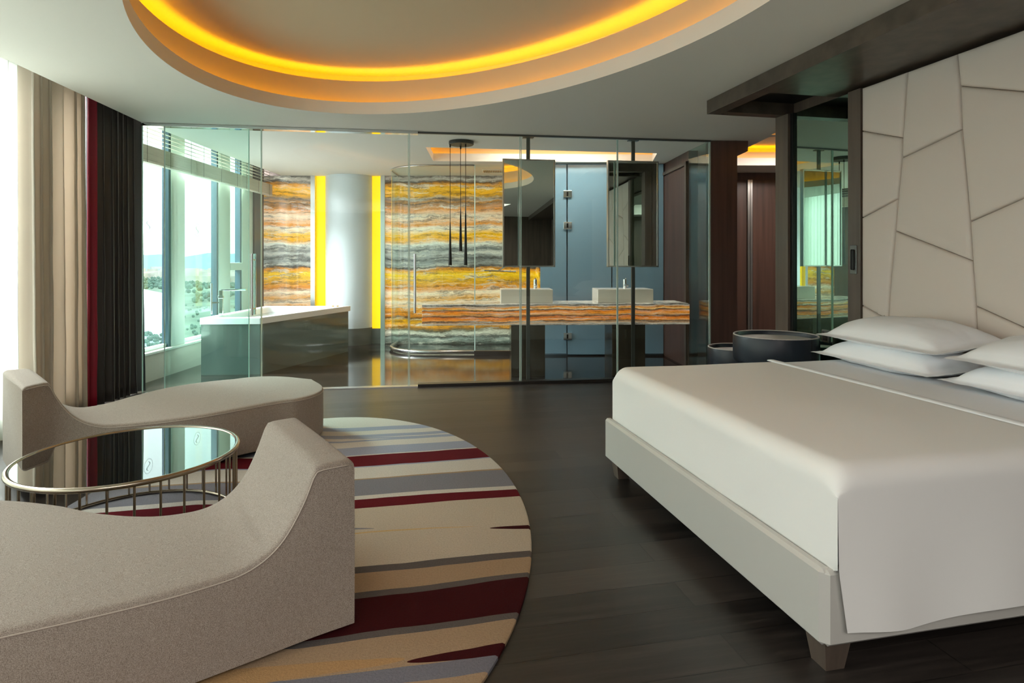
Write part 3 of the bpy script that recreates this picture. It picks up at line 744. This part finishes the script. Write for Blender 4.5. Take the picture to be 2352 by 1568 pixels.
# near chaise
chaise((-.780, 2.478), (-.82, -.57), [(0, -.372), (.15, -.372), (.39, -.385), (.645, -.392), (1.0, -.375), (1.4, -.33), (1.9, -.1), (2.2, .1)],
       [(0, .372), (.15, .355), (.25, .300), (.35, .262), (.46, .252), (.60, .300), (.77, .445), (.89, .600), (1.1, .800), (1.3, .90), (1.6, .92), (2.0, .85)], PROF, 1.95, RZ,
       'grey-beige chaise longue in the foreground with its tall end on the rug')
# far chaise
chaise((-3.08, 3.707), (.692, .722), [(0, -.37), (.13, -.33), (.346, -.222), (.513, -.230), (.724, -.345), (1.05, -.454), (1.4, -.42), (1.7, -.28), (2, -.2)],
       [(0, .43), (.14, .33), (.22, .335), (.34, .415), (.55, .52), (.894, .645), (1.389, .67), (1.6, .74), (2, .78)], PROF, 1.90, RZ,
       'grey-beige chaise longue beyond the round table, its tall end by the curtains')

# ---------------------------------------------------------------- round table
TX, TY, TR, TH = -1.90, 3.01, .484, .40
tb = thing('coffee_table', (TX, TY, RZ), 'round coffee table with black mirror glass top and chrome rod cage', 'table')
m = FR(TX, TY)
obj('glass_top', lathe(B(), m, [(0, TH-.006), (TR-.012, TH-.006), (TR-.012, TH-.016), (0, TH-.016)], 96), M['black_glass'], tb)
def ringpts(R, z, n=96): return [(TX+R*math.cos(2*math.pi*i/n), TY+R*math.sin(2*math.pi*i/n), z) for i in range(n)]
bm = B(); tube(bm, ringpts(TR, TH-.012), .0125, 12, True); obj('top_ring', bm, M['nickel'], tb, smooth=True)
bm = B(); tube(bm, ringpts(TR-.012, RZ+.010), .009, 10, True); obj('base_ring', bm, M['nickel'], tb, smooth=True)
for i in range(30):
    a = 2*math.pi*(i+.3)/30; x, y = TX+(TR-.006)*math.cos(a), TY+(TR-.006)*math.sin(a)
    obj('rod', cyl(B(), (x, y, RZ+.008), (x, y, TH-.012), .0055, n=10), M['nickel'], tb, smooth=True, auto=60)

# ---------------------------------------------------------------- curtains
def curtain(name, y0, y1, x0, folds, amp, m, label, cat, band=None, z1=2.97, z0=.012, xs=None, flare=0, thick=.003, tilt=None, seed=0):
    n = int(folds*14); rows = []; bm = B(); zs = [z0+(z1-z0)*(k/26)**1.0 for k in range(27)]
    def PT(s, z):
        f = 1-(z-z0)/(z1-z0)
        ph = 2*math.pi*folds*s+1.7*math.sin(s*9+seed)+.4*noise.noise(Vector((s*4, z*.5, seed)))
        A = amp*(.72+.4*f)*(1+.35*noise.noise(Vector((s*6, seed, 0))))
        X = x0(s) if callable(x0) else x0
        y = y0+(y1-y0)*s; y += flare*f**2*(s-.5)*2 + amp*.28*math.sin(2*ph)
        xx = X+A*math.sin(ph)+amp*.2*f*noise.noise(Vector((s*9, z*2.5, seed)))
        if tilt: y += tilt(s, f)
        return Vector((xx, y, z))
    for i in range(n+1):
        s = i/n; rows.append([PT(s, z) for z in zs])
    grid(bm, rows)
    if band:
        k = int(n*band[0]); o = obj(name, bm, m, smooth=True); 
        rows2 = [[PT(i/n*band[0]-.0, z)+Vector((.006, 0, 0)) for z in zs] for i in range(n//3+1)] if False else None
        bmb = B(); grid(bmb, [[PT(band[0]*i/8, z)+Vector((.022, -.012, 0)) for z in zs] for i in range(9)])
        b_ = obj('red_edging', bmb, band[1], o, smooth=True)
        b_.modifiers.new('solid', 'SOLIDIFY').thickness = .004
        b_['label'] = 'dark red satin edging'
    else: o = obj(name, bm, m, smooth=True)
    if thick: o.modifiers.new('solid', 'SOLIDIFY').thickness = thick
    return tag(o, label, cat)
def ex(y):
    for a, b in zip(EDGE, EDGE[1:]):
        if a[1] <= y <= b[1]: return a[0]+(b[0]-a[0])*(y-a[1])/(b[1]-a[1])
    return -3.77
curtain('sheer_curtain', -1.2, 4.68, lambda s: ex(-1.2+5.88*s)-.26, 60, .032, M['sheer'], 'sheer white curtain over the windows at the left edge', 'curtain', thick=0, seed=2)
curtain('beige_curtain', 4.70, 5.40, lambda s: -3.82-.04*s, 5.5, .060, M['beige_curtain'], 'pale beige curtain hanging between the sheer and the dark one', 'curtain', tilt=lambda s, f: .0, seed=4)
curtain('dark_curtain', 5.46, 6.22, lambda s: -3.875+.03*s, 8.5, .046, M['dark_curtain'], 'charcoal satin curtain with dark red edge beside the glass partition', 'curtain', band=(.11, M['red_satin']), flare=.03, seed=1)

# ---------------------------------------------------------------- blinds in the bathroom window
def blind(y0, y1, label, seed):
    r = thing('venetian_blind', (-3.93, (y0+y1)/2, 2.41), label, 'blind', 'cream blinds half raised over the tub')
    bm = B()
    for k in range(6):
        z = 2.60+.046*k; box(bm, Matrix.Translation((-3.93, 0, z)) @ Matrix.Rotation(math.radians(12), 4, 'Y'), -.03, .03, y0, y1, -.0016, .0016)
    obj('open_slats', bm, M['blind'], r)
    bm = B(); rnd = random.Random(seed)
    for k in range(22):
        z = 2.437+.0072*k; dx = rnd.uniform(-.002, .002); box(bm, I4, -3.962+dx, -3.90+dx, y0+.004, y1-.004, z, z+.0048)
    obj('slat_stack', bm, M['blind'], r)
    obj('bottom_rail', box(B(), I4, -3.965, -3.897, y0+.002, y1-.002, 2.41, 2.434, .004), M['blind'], r)
    obj('head_rail', box(B(), I4, -3.96, -3.90, y0, y1, 2.86, 2.90), M['blind'], r)
    for f in (.12, .5, .88):
        y = y0+(y1-y0)*f; obj('lift_cord', cyl(B(), (-3.893, y, 2.41), (-3.893, y, 2.87), .0022, n=6), M['cord'], r)
blind(6.30, 7.46, 'cream half-raised blind nearest the dark curtain', 1)
blind(7.47, 8.70, 'cream half-raised blind over the middle of the tub window', 2)
blind(8.71, 9.82, 'cream half-raised blind nearest the backlit stone wall', 3)

# ---------------------------------------------------------------- glass partition
PM = FR(0, 6.66, PY)
def pl(px, off=0):
    r = (px-CX)/F; c, s = math.cos(PY), math.sin(PY); y0 = 6.66+off/c
    X = r*y0/(1-math.tan(PY)*r); return X/c + off*math.tan(PY)*0 - (0) if False else (X*c+((6.66+off/c+math.tan(PY)*X)-6.66)*s)
GT = CEIL
def pane(name, px0, px1, off, label, g, cat='glass panel', z0=.012, handle=None, edge=(0, 1)):
    x0, x1 = pl(px0, off), pl(px1, off); c = PM @ Vector(((x0+x1)/2, off, 0))
    r = thing(name, (c.x, c.y, 0), label, cat, 'glass doors in the partition' if cat == 'door' else 'panels of the glass partition')
    obj('pane', box(B(), PM, x0, x1, off-.006, off+.006, z0, GT-.02), g, r)
    for e in edge:
        x = (x0, x1)[e]; obj('polished_edge', box(B(), PM, x-.004, x+.004, off-.007, off+.007, z0, GT-.02), M['glass_edge'], r)
    if handle:
        hx = pl(handle, off)
        for sgn in (-1, 1):
            q = [PM @ Vector((hx, off+sgn*.05, z)) for z in (.795, 1.43)]; h = obj('handle', cyl(B(), q[0], q[1], .014, n=16), M['chrome'], r, smooth=True, auto=60)
            for z in (.86, 1.365): obj('standoff', cyl(B(), PM @ Vector((hx, off+sgn*.006, z)), PM @ Vector((hx, off+sgn*.05, z)), .010, n=12), M['chrome'], h, smooth=True, auto=60)
    return r
pane('glass_panel', 327, 572, .03, 'fixed glass panel beside the dark curtain', M['green_glass'])
pane('glass_door', 378, 600, -.03, 'glass door with chrome bar handle in front of the tub', M['green_glass'], 'door', handle=582)
pane('glass_panel', 601, 938, .0, 'clear glass panel in front of the round column', M['glass'])
pane('glass_door', 941, 1194, .0, 'glass door with bar handle in front of the shower', M['glass'], 'door', handle=953)
pane('glass_panel', 1197, 1417, .0, 'clear glass panel between the door and the second hanging mirror', M['glass'])
pane('glass_panel', 1419, 1629, .0, 'clear glass panel ending at the dark wood column', M['glass'])
x0, x1 = pl(328), pl(960); struct('trim_4', box(B(), PM, x0, x1, -.045, .045, CEIL-.03, CEIL-.001, .002), M['chrome'], 'chrome rail above the glass doors')
x2 = pl(1632); struct('trim_5', box(B(), PM, x1, x2, -.015, .015, CEIL-.02, CEIL-.001), M['dark_metal'], 'thin dark head channel of the glass')
struct('trim_6', box(B(), PM, pl(960), x2, -.05, .05, 0, .03), mat('sill_stone', (40, 36, 32), .3), 'dark floor track of the glass')
struct('trim_7', box(B(), PM, x0, pl(960), -.045, .045, 0, .010), M['steel'], 'flat steel threshold of the glass doors')
# glass return and wood column at the right end
CW = (2.300, 6.985)
gr = thing('glass_panel', (2.27, 7.3, 0), 'green glass side panel running back beside the dark column', 'glass panel')
m2, L2 = seg_frame((2.294, 6.99), (2.235, 7.62)); obj('pane', box(B(), m2, 0, L2, -.006, .006, .0, GT-.005), M['green_glass'], gr)
obj('polished_edge', box(B(), m2, -.004, .004, -.008, .008, .0, GT-.005), M['glass_edge'], gr)
cl = thing('wood_column', (2.455, 7.08, 0), 'dark brown wood column at the right end of the glass', 'column')
obj('shaft', box(B(), I4, 2.302, 2.612, 6.99, 7.16, 0, CEIL-.002, .002), M['brown_wood'], cl)
obj('bracket', box(B(), I4, 2.612, 2.74, 7.0, 7.5, CEIL-.12, CEIL-.002), M['brown_wood'], cl)
# bathroom side door wall
struct('wall_inner', box(B(), FR(2.235, 7.63, math.atan2(1.17, -.06)), 0, 1.2, -.12, -.0, 0, CEIL), M['brown_wood'], 'wood wall beside the vanity')
dr = thing('bathroom_door', (2.2, 8.2, 0), 'tall brown wood door inside the bathroom right of the vanity', 'door')
m3 = FR(2.235, 7.63, math.atan2(1.17, -.06))
obj('leaf', box(B(), m3, .10, 1.06, .0, .012, .03, 2.56), M['brown_wood'], dr)
bm = box(B(), m3, .02, .08, .0, .03, 0, 2.62); box(bm, m3, .02, 1.14, .0, .03, 2.575, 2.62); obj('door_frame', bm, M['dark_wood'], dr)
obj('steel_jamb', box(B(), m3, 1.08, 1.15, .0, .03, 0, 2.575), M['steel'], dr)

# ---------------------------------------------------------------- posts and hanging mirrors
def hung(px_post, px0, px1, z0, z1, lab, lab2):
    off = .11; x = pl(px_post, off); c = PM @ Vector((x, off, 0))
    r = thing('mirror_post', (c.x, c.y, 0), lab, 'post', 'slim posts carrying the mirrors')
    obj('shaft', box(B(), PM, x-.020, x+.020, off-.012, off+.012, 0, CEIL-.003), M['dark_metal'], r)
    obj('ceiling_plate', box(B(), PM, x-.06, x+.06, off-.03, off+.03, CEIL-.014, CEIL-.002), M['dark_metal'], r)
    a, b = pl(px0, .05), pl(px1, .05); mm = PM; c = PM @ Vector(((a+b)/2, .07, z0))
    r2 = thing('hanging_mirror', (c.x, c.y, z0), lab2, 'mirror', 'framed mirrors hung in front of the vanity')
    bm = B()
    for q in ((a, a+.014, z0, z1), (b-.014, b, z0, z1), (a, b, z0, z0+.014), (a, b, z1-.014, z1)): box(bm, mm, q[0], q[1], .040, .094, q[2], q[3])
    obj('frame', bm, M['steel'], r2)
    obj('mirror_glass', box(B(), mm, a+.014, b-.014, .052, .060, z0+.014, z1-.014), M['mirror'], r2)
    obj('back_panel', box(B(), mm, a+.014, b-.014, .062, .090, z0+.014, z1-.014), M['dark_metal'], r2)
hung(1213, 1155, 1275, 1.288, 2.490, 'slim dark post carrying the left hanging mirror', 'framed hanging mirror on the left, reflecting the amber ceiling ring')
hung(1454, 1396, 1512, 1.285, 2.500, 'slim dark post carrying the right hanging mirror', 'framed hanging mirror on the right, reflecting the pale headboard')

# ---------------------------------------------------------------- vanity
VL = Vector((-1.035, 6.93)); VR_ = Vector((2.085, 7.075)); vyaw = math.atan2(VR_.y-VL.y, VR_.x-VL.x); VM = FR(VL.x, VL.y, vyaw); vl = (VR_-VL).length
vt = thing('vanity_counter', (.5, 7.3, 0), 'long thick onyx vanity counter with orange and grey veins', 'counter')
obj('slab', box(B(), VM, 0, vl, 0, .60, .61, .855, .004), M['onyx_counter'], vt)
def vx(px, y): # local x on the counter at depth y for a photo column
    r = (px-CX)/F; c, s = math.cos(vyaw), math.sin(vyaw)
    return (r*(VL.y+y*c)-(VL.x-y*s))/(c-r*s)
for a, b in ((1174, 1252), (1406, 1482)):
    obj('support', box(B(), VM, vx(a, .06), vx(b, .06), .06, .50, 0, .61, .003), M['leg_stone'], vt)
def basin(px0, px1, y0, label):
    x0, x1 = vx(px0, y0), vx(px1, y0); zb_ = .855; zt = 1.02
    c = VM @ Vector(((x0+x1)/2, y0+.19, zb_)); r = thing('vessel_basin', c, label, 'basin', 'white block basins on the onyx counter')
    bm = B(); box(bm, VM, x0, x1, y0, y0+.38, zb_, zt, .008)
    o = obj('bowl_block', bm, M['ceramic'], r)
    bm = B(); box(bm, VM, x0+.03, x1-.03, y0+.03, y0+.35, zt-.001, zt+.0015); obj('bowl_recess', bm, M['acrylic'], r)
    return (x0+x1)/2, zt
b1 = basin(1150, 1270, .13, 'white block basin on the counter under the left mirror')
b2 = basin(1373, 1501, .13, 'white block basin on the counter under the right mirror')
def faucet(px, label):
    x = vx(px, .5); c = VM @ Vector((x, .55, .855)); r = thing('basin_faucet', c, label, 'faucet', 'chrome basin faucets')
    obj('body', cyl(B(), c, c+Vector((0, 0, .27)), .022, n=20), M['chrome'], r, smooth=True, auto=60)
    d = VM.to_3x3() @ Vector((0, -1, 0)); obj('spout', cyl(B(), c+Vector((0, 0, .20)), c+Vector((0, 0, .195))+d*.15, .014, n=16), M['chrome'], r, smooth=True, auto=60)
    obj('lever', box(B(), FR(c.x, c.y, vyaw), -.010, .010, -.06, .02, 1.13, 1.142, .003), M['chrome'], r)
faucet(1230, 'chrome faucet behind the left basin, near the left post'); faucet(1437, 'chrome faucet behind the right basin, near the right post')
# ---------------------------------------------------------------- pendant
cx_, cy_ = (1059-CX)/F*7.0, 7.04
pn = thing('pendant_lamp', (cx_, cy_, CEIL), 'round black ceiling plate with three slim black cone pendants', 'pendant light')
obj('ceiling_plate', lathe(B(), FR(cx_, cy_), [(0, CEIL-.002), (.145, CEIL-.002), (.145, CEIL-.035), (.138, CEIL-.042), (0, CEIL-.042)], 48), M['black'], pn, smooth=True, auto=40)
for px, zt, zb_, yy in ((1034, 1.80, 1.305, 7.0), (1058, 1.97, 1.47, 7.11), (1069.5, 2.02, 1.305, 6.99)):
    x = (px-CX)/F*yy
    obj('cord', cyl(B(), (x, yy, CEIL-.04), (x, yy, zt), .0035, n=8), M['black'], pn)
    s = obj('cone_shade', cyl(B(), (x, yy, zb_), (x, yy, zt), .021, .005, n=20), M['black'], pn, smooth=True, auto=50)
    obj('cord_grip', cyl(B(), (x, yy, CEIL-.075), (x, yy, CEIL-.04), .009, n=10), M['black'], pn)

# ---------------------------------------------------------------- bathroom walls: onyx, column, light panels, blue glass
struct('wall_onyx', box(B(), I4, -4.07, -3.285, YB, YB+.03, 0, CEIL), M['onyx'], 'backlit onyx wall left of the column')
struct('wall_onyx', box(B(), I4, -2.075, .42, YB, YB+.03, 0, CEIL), M['onyx'], 'backlit onyx wall behind the shower')
struct('trim_8', box(B(), I4, -3.285, -3.215, YB-.03, YB+.25, 0, CEIL), M['steel'], 'steel strip left of the column')
struct('trim_8', box(B(), I4, -2.145, -2.075, YB-.03, YB+.25, 0, CEIL), M['steel'], 'steel strip right of the column')
lp = thing('light_panel', (-3.15, 9.98, 0), 'glowing amber strip left of the round column', 'light', 'amber light strips beside the column')
obj('diffuser', box(B(), I4, -3.212, -3.07, YB+.04, YB+.06, .0, CEIL-.002), M['led_panel'], lp)
lp2 = thing('light_panel', (-2.23, 9.98, 0), 'glowing amber strip right of the round column', 'light', 'amber light strips beside the column')
obj('diffuser', box(B(), I4, -2.36, -2.147, YB+.04, YB+.06, .25, CEIL-.002), M['led_panel'], lp2)
obj('base_block', box(B(), I4, -2.36, -2.147, YB+.03, YB+.07, 0, .25), M['column_base'], lp2)
cc = thing('round_column', (-2.68, 10.03, 0), 'thick round pale blue-white column between two amber light strips', 'column')
obj('shaft', cyl(B(), (-2.68, 10.03, .27), (-2.68, 10.03, CEIL-.002), .405, n=72), M['column'], cc, smooth=True, auto=50)
obj('base', cyl(B(), (-2.68, 10.03, 0), (-2.68, 10.03, .27), .408, n=72), M['column_base'], cc, smooth=True, auto=50)
# blue glass cubicle
struct('wall_inner', box(B(), I4, .40, 2.25, 8.70, 8.74, .0, CEIL), mat('cubicle_wall', (120, 140, 150), .5), 'wall behind the blue glass')
def bx(px, Y=8.62): return (px-CX)/F*Y
gp1 = thing('blue_glass_panel', (.5, 8.62, 0), 'fixed blue glass panel between the onyx and the blue glass door', 'glass panel')
obj('pane', box(B(), I4, bx(1241), bx(1301), 8.62, 8.635, .03, CEIL-.01, .002), M['blue_glass'], gp1)
gd = thing('blue_glass_door', (1.0, 8.62, 0), 'blue glass door seen between the two hanging mirrors', 'door')
obj('leaf', box(B(), I4, bx(1304), bx(1404), 8.62, 8.635, .02, CEIL-.01, .002), M['blue_glass'], gd)
for z in (2.31, 1.86, .28):
    h = obj('hinge', box(B(), I4, bx(1294), bx(1313), 8.595, 8.645, z-.05, z+.05, .003), M['chrome'], gd)
    obj('hinge_pin', box(B(), I4, bx(1301), bx(1305), 8.588, 8.60, z-.03, z+.03), M['black'], h)
gp2 = thing('blue_glass_panel', (1.8, 8.62, 0), 'fixed blue glass panel behind the right hanging mirror', 'glass panel')
obj('pane', box(B(), I4, bx(1407), 2.165, 8.62, 8.635, .03, CEIL-.01, .002), M['blue_glass'], gp2)
struct('wall_inner', box(B(), I4, .385, .42, 8.70, YB, 0, CEIL), M['onyx'], 'onyx side wall of the shower')
# shower
sw = thing('shower_enclosure', (-.7, 9.2, 0), 'curved glass shower enclosure in front of the onyx wall', 'shower')
path = [(-1.86, YB-.01), (-1.86, 9.35)]+[(-1.23-.63*math.cos(a), 9.35-.63*math.sin(a)) for a in [math.pi/2*i/20 for i in range(1, 21)]]+[(-.545, 8.72)]
bm = B(); rr_ = [[Vector((x, y, z)) for z in (.06, CEIL-.01)] for x, y in path]; grid(bm, rr_)
o = obj('curved_pane', bm, M['green_glass'], sw, smooth=True, auto=60); 
bm = B(); grid(bm, [[Vector((x, y, z)) for z in (.06, CEIL-.01)] for x, y in [(-.53, 8.72), (.38, 8.70)]]); obj('door_pane', bm, M['green_glass'], sw)
obj('polished_edge', box(B(), I4, -.545, -.53, 8.712, 8.728, .06, CEIL-.01), M['glass_edge'], sw)
bm = B(); tube(bm, [(x, y, .04) for x, y in path], .028, 8); obj('curb', bm, M['steel'], sw, smooth=True)
bm = B(); tube(bm, [(x, y, CEIL-.012) for x, y in path], .012, 8); obj('top_channel', bm, M['steel'], sw, smooth=True)
obj('door_sill', box(B(), I4, -.545, .38, 8.68, 8.74, 0, .06), mat('sill_dark', (50, 40, 34), .3), sw)
sm = thing('shower_mixer', (-.2, YB-.05, 1.2), 'chrome shower mixer bar on the onyx wall', 'shower fitting')
obj('bar', cyl(B(), (bx(1112, 9.7), YB-.07, 1.20), (bx(1185, 9.7), YB-.09, 1.185), .012, n=12), M['chrome'], sm, smooth=True, auto=60)
obj('hand_shower', cyl(B(), (bx(1145, 9.7), YB-.09, 1.20), (bx(1162, 9.7), YB-.22, 1.27), .012, n=12), M['chrome'], sm, smooth=True, auto=60)
for q in (1125, 1172): obj('wall_mount', cyl(B(), (bx(q, 9.7), YB+.005, 1.193), (bx(q, 9.7), YB-.08, 1.193), .014, n=12), M['chrome'], sm, smooth=True, auto=60)

vg = thing('ceiling_vent', (-.3, 9.3, CEIL), 'small slatted vent in the ceiling above the shower', 'vent')
bm = B()
for q in ((-.46, -.12, 9.18, 9.20), (-.46, -.12, 9.44, 9.46), (-.46, -.44, 9.2, 9.44), (-.14, -.12, 9.2, 9.44)): box(bm, I4, *q, CEIL-.014, CEIL-.002)
obj('vent_frame', bm, M['paint_white'], vg)
bm = B()
for k in range(11): box(bm, FR(-.43+.028*k, 9.32), -.004, .004, -.12, .12, CEIL-.012, CEIL-.003)
obj('slats', bm, M['dark_metal'], vg)
# ---------------------------------------------------------------- bathtub
TP = [(-3.70, 7.14), (-3.0, 7.19), (-2.44, 9.03), (-2.46, 9.12), (-3.72, 9.12)]
ct = (sum(p[0] for p in TP)/5, sum(p[1] for p in TP)/5)
tub = thing('bathtub', (*ct, 0), 'angular white bathtub with glossy dark grey-green side panels by the window', 'bathtub')
bm = B(); prism(bm, offset(TP, -.012), 0, .60); obj('side_panel', bm, M['tub_panel'], tub)
def rnd_poly(P, r, k=6):
    out = []; n = len(P)
    for i in range(n):
        p, a, b = Vector(P[i]), Vector(P[i-1]), Vector(P[(i+1) % n]); da = (a-p); db = (b-p); ra = min(r, da.length*.45); rb = min(r, db.length*.45)
        A, C = p+da.normalized()*ra, p+db.normalized()*rb
        for j in range(k+1):
            t_ = j/k; out.append(tuple(A*(1-t_)**2+p*2*t_*(1-t_)+C*t_*t_))
    return out
T4 = [TP[0], TP[1], TP[2], TP[4]]; In = [rnd_poly(offset([(-3.70, 7.14), (-3.0, 7.19), (-2.44, 9.12), (-3.72, 9.12)], -d), r) for d, r in ((.11, .16), (.125, .16), (.18, .18), (.24, .18))]
bm = B(); O4 = [(-3.70, 7.14), (-3.0, 7.19), (-2.44, 9.12), (-3.72, 9.12)]
Oe = rnd_poly(O4, .012, 6)
ringband(bm, Oe, .602, Oe, .672); ringband(bm, Oe, .672, offset(Oe, -.005), .678); ringband(bm, offset(Oe, -.005), .678, In[0], .678); ringband(bm, In[0], .678, In[1], .66); ringband(bm, In[1], .66, In[2], .40); ringband(bm, In[2], .40, In[3], .26)
bm.faces.new([bm.verts.new((x, y, .26)) for x, y in In[3]])
bmesh.ops.remove_doubles(bm, verts=bm.verts, dist=.0001)
obj('tub_shell', bm, M['acrylic'], tub, smooth=True, auto=35)
tf = thing('tub_faucet', (-3.62, 7.50, .678), 'square chrome tub faucet with upright hand shower on the tub rim', 'faucet')
obj('riser', box(B(), FR(-3.62, 7.50, .3), -.022, .022, -.022, .022, .678, .99, .003), M['chrome'], tf)
obj('spout', box(B(), FR(-3.62, 7.50, .15), 0, .30, -.016, .016, .985, 1.005, .003), M['chrome'], tf)
obj('hand_shower', cyl(B(), (-3.70, 7.42, .70), (-3.70, 7.42, 1.08), .012, n=12), M['chrome'], tf, smooth=True, auto=60)
obj('bracket', box(B(), FR(-3.62, 7.50, math.radians(225)), 0, .12, -.01, .01, .83, .85, .002), M['chrome'], tf)
obj('lever', box(B(), FR(-3.62, 7.50, .3), -.03, .03, -.03, .03, .89, .925, .004), M['chrome'], tf)
td = thing('tub_control', (-2.62, 8.95, .678), 'small brass-coloured control knobs on the tub rim corner', 'knob')
br_ = mat('brass', (200, 160, 70), .25, 1)
for i in (0, 1): obj('knob', cyl(B(), (-2.67+.07*i, 8.99, .678), (-2.67+.07*i, 8.99, .69), .016, n=20), br_, td, smooth=True, auto=60)

# ---------------------------------------------------------------- corridor wardrobe
wd = thing('wardrobe', (3.9, 9.6, 0), 'tall brown built-in wardrobe in the corridor with vertical steel pull', 'wardrobe')
obj('carcass', box(B(), I4, 2.65, 5.4, 9.52, 10.1, 0, CEIL-.002), M['brown_wood'], wd)
def wx(px): return (px-CX)/F*9.5
for i, (a, b) in enumerate(((2.68, wx(1714)), (wx(1729), wx(1792)), (wx(1794), 5.0))):
    obj('door', box(B(), I4, a, b, 9.495, 9.52, .05, 2.63, .003), M['brown_wood'], wd)
obj('steel_pull', box(B(), I4, wx(1716), wx(1721), 9.47, 9.52, .05, 2.63), M['steel'], wd)
obj('steel_pull', box(B(), I4, wx(1722), wx(1727), 9.47, 9.52, .05, 2.63), M['steel'], wd)

# ---------------------------------------------------------------- outside, far below the windows; distance haze is put into the pale colours
GZ = -60
def patch(name, col, var, sc_):
    m = bpy.data.materials.new(name); m.use_nodes = True; t = NT(m); p = t.n['Principled BSDF']; pos = t.new('ShaderNodeNewGeometry').outputs['Position']
    a = t.noise(pos, sc_, 5, .6); t.l.new(t.ramp(a, [(.3, tuple(c*(1-var) for c in col)), (.5, col), (.7, tuple(min(255, c*(1+var)) for c in col))]), p.inputs['Base Color']); p.inputs['Roughness'].default_value = .9; return m
mg = patch('parkland', (128, 150, 132), .25, .012)
bm = B(); sheet(bm, [[(-6000, 100), (-10, 100), (600, 8000), (-6000, 8000)]], GZ)
tag(obj('land', bm, mg), 'hazy green parkland far below the bathroom window', 'land', kind='stuff')
def far(px, py): x, y = (px-CX)/F, (py-HY)/F; Y = -(GZ-EYE)/y; return (x*Y, Y)
bm = B(); sheet(bm, [[far(150, 1000), far(375, 900), far(405, 760), far(412, 700), far(400, 678), far(330, 664), far(150, 658)]], GZ+.3)
tag(obj('lake', bm, mat('lake_water', (200, 224, 228), .25)), 'pale lake below the windows', 'lake', kind='stuff')
mc = patch('city_block', (222, 212, 206), .12, .02); rnd = random.Random(5)
bm = B()
for k in range(420):
    px = rnd.uniform(230, 640); py = rnd.uniform(612, 652) if px > 400 else rnd.uniform(614, 640); x, y = far(px, py); h = rnd.uniform(8, 26)*(1.6 if rnd.random() < .12 else 1); s = rnd.uniform(10, 26)
    box(bm, FR(x, y, rnd.uniform(-.3, .3)), -s, s, -s*.6, s*.6, GZ, GZ+h)
tag(obj('distant_town', bm, mc), 'pale distant town blocks on the horizon beyond the lake', 'buildings', kind='stuff')
bm = B(); mt = patch('tree_crowns', (104, 132, 120), .25, .06)
for k in range(900):
    px = rnd.uniform(280, 640); z = rnd.random()
    if z < .7: py = rnd.uniform(632, 664)
    elif px > 420: py = rnd.uniform(664, 790)
    else: px = rnd.uniform(330, 385); py = rnd.uniform(765-(px-330)*-.1, 830)
    x, y = far(px, py); r = rnd.uniform(3, 6)*(.35 if py > 700 else 1)
    bmesh.ops.create_icosphere(bm, subdivisions=1, radius=r, matrix=Matrix.Translation((x, y, GZ+r*.8)))
tag(obj('distant_trees', bm, mt), 'hazy trees around the lake shore', 'trees', kind='stuff')
bm = B(); rows = []
for k in range(120):
    a = math.radians(-60+k*.9); h = 60+34*noise.noise(Vector((k*.11, 2, 0)))+14*noise.noise(Vector((k*.5, 5, 0))); d = 3600
    rows.append([Vector((d*math.sin(a), d*math.cos(a), GZ)), Vector((d*1.15*math.sin(a), d*1.15*math.cos(a), GZ+h+42)), Vector((d*1.6*math.sin(a), d*1.6*math.cos(a), GZ))])
grid(bm, rows)
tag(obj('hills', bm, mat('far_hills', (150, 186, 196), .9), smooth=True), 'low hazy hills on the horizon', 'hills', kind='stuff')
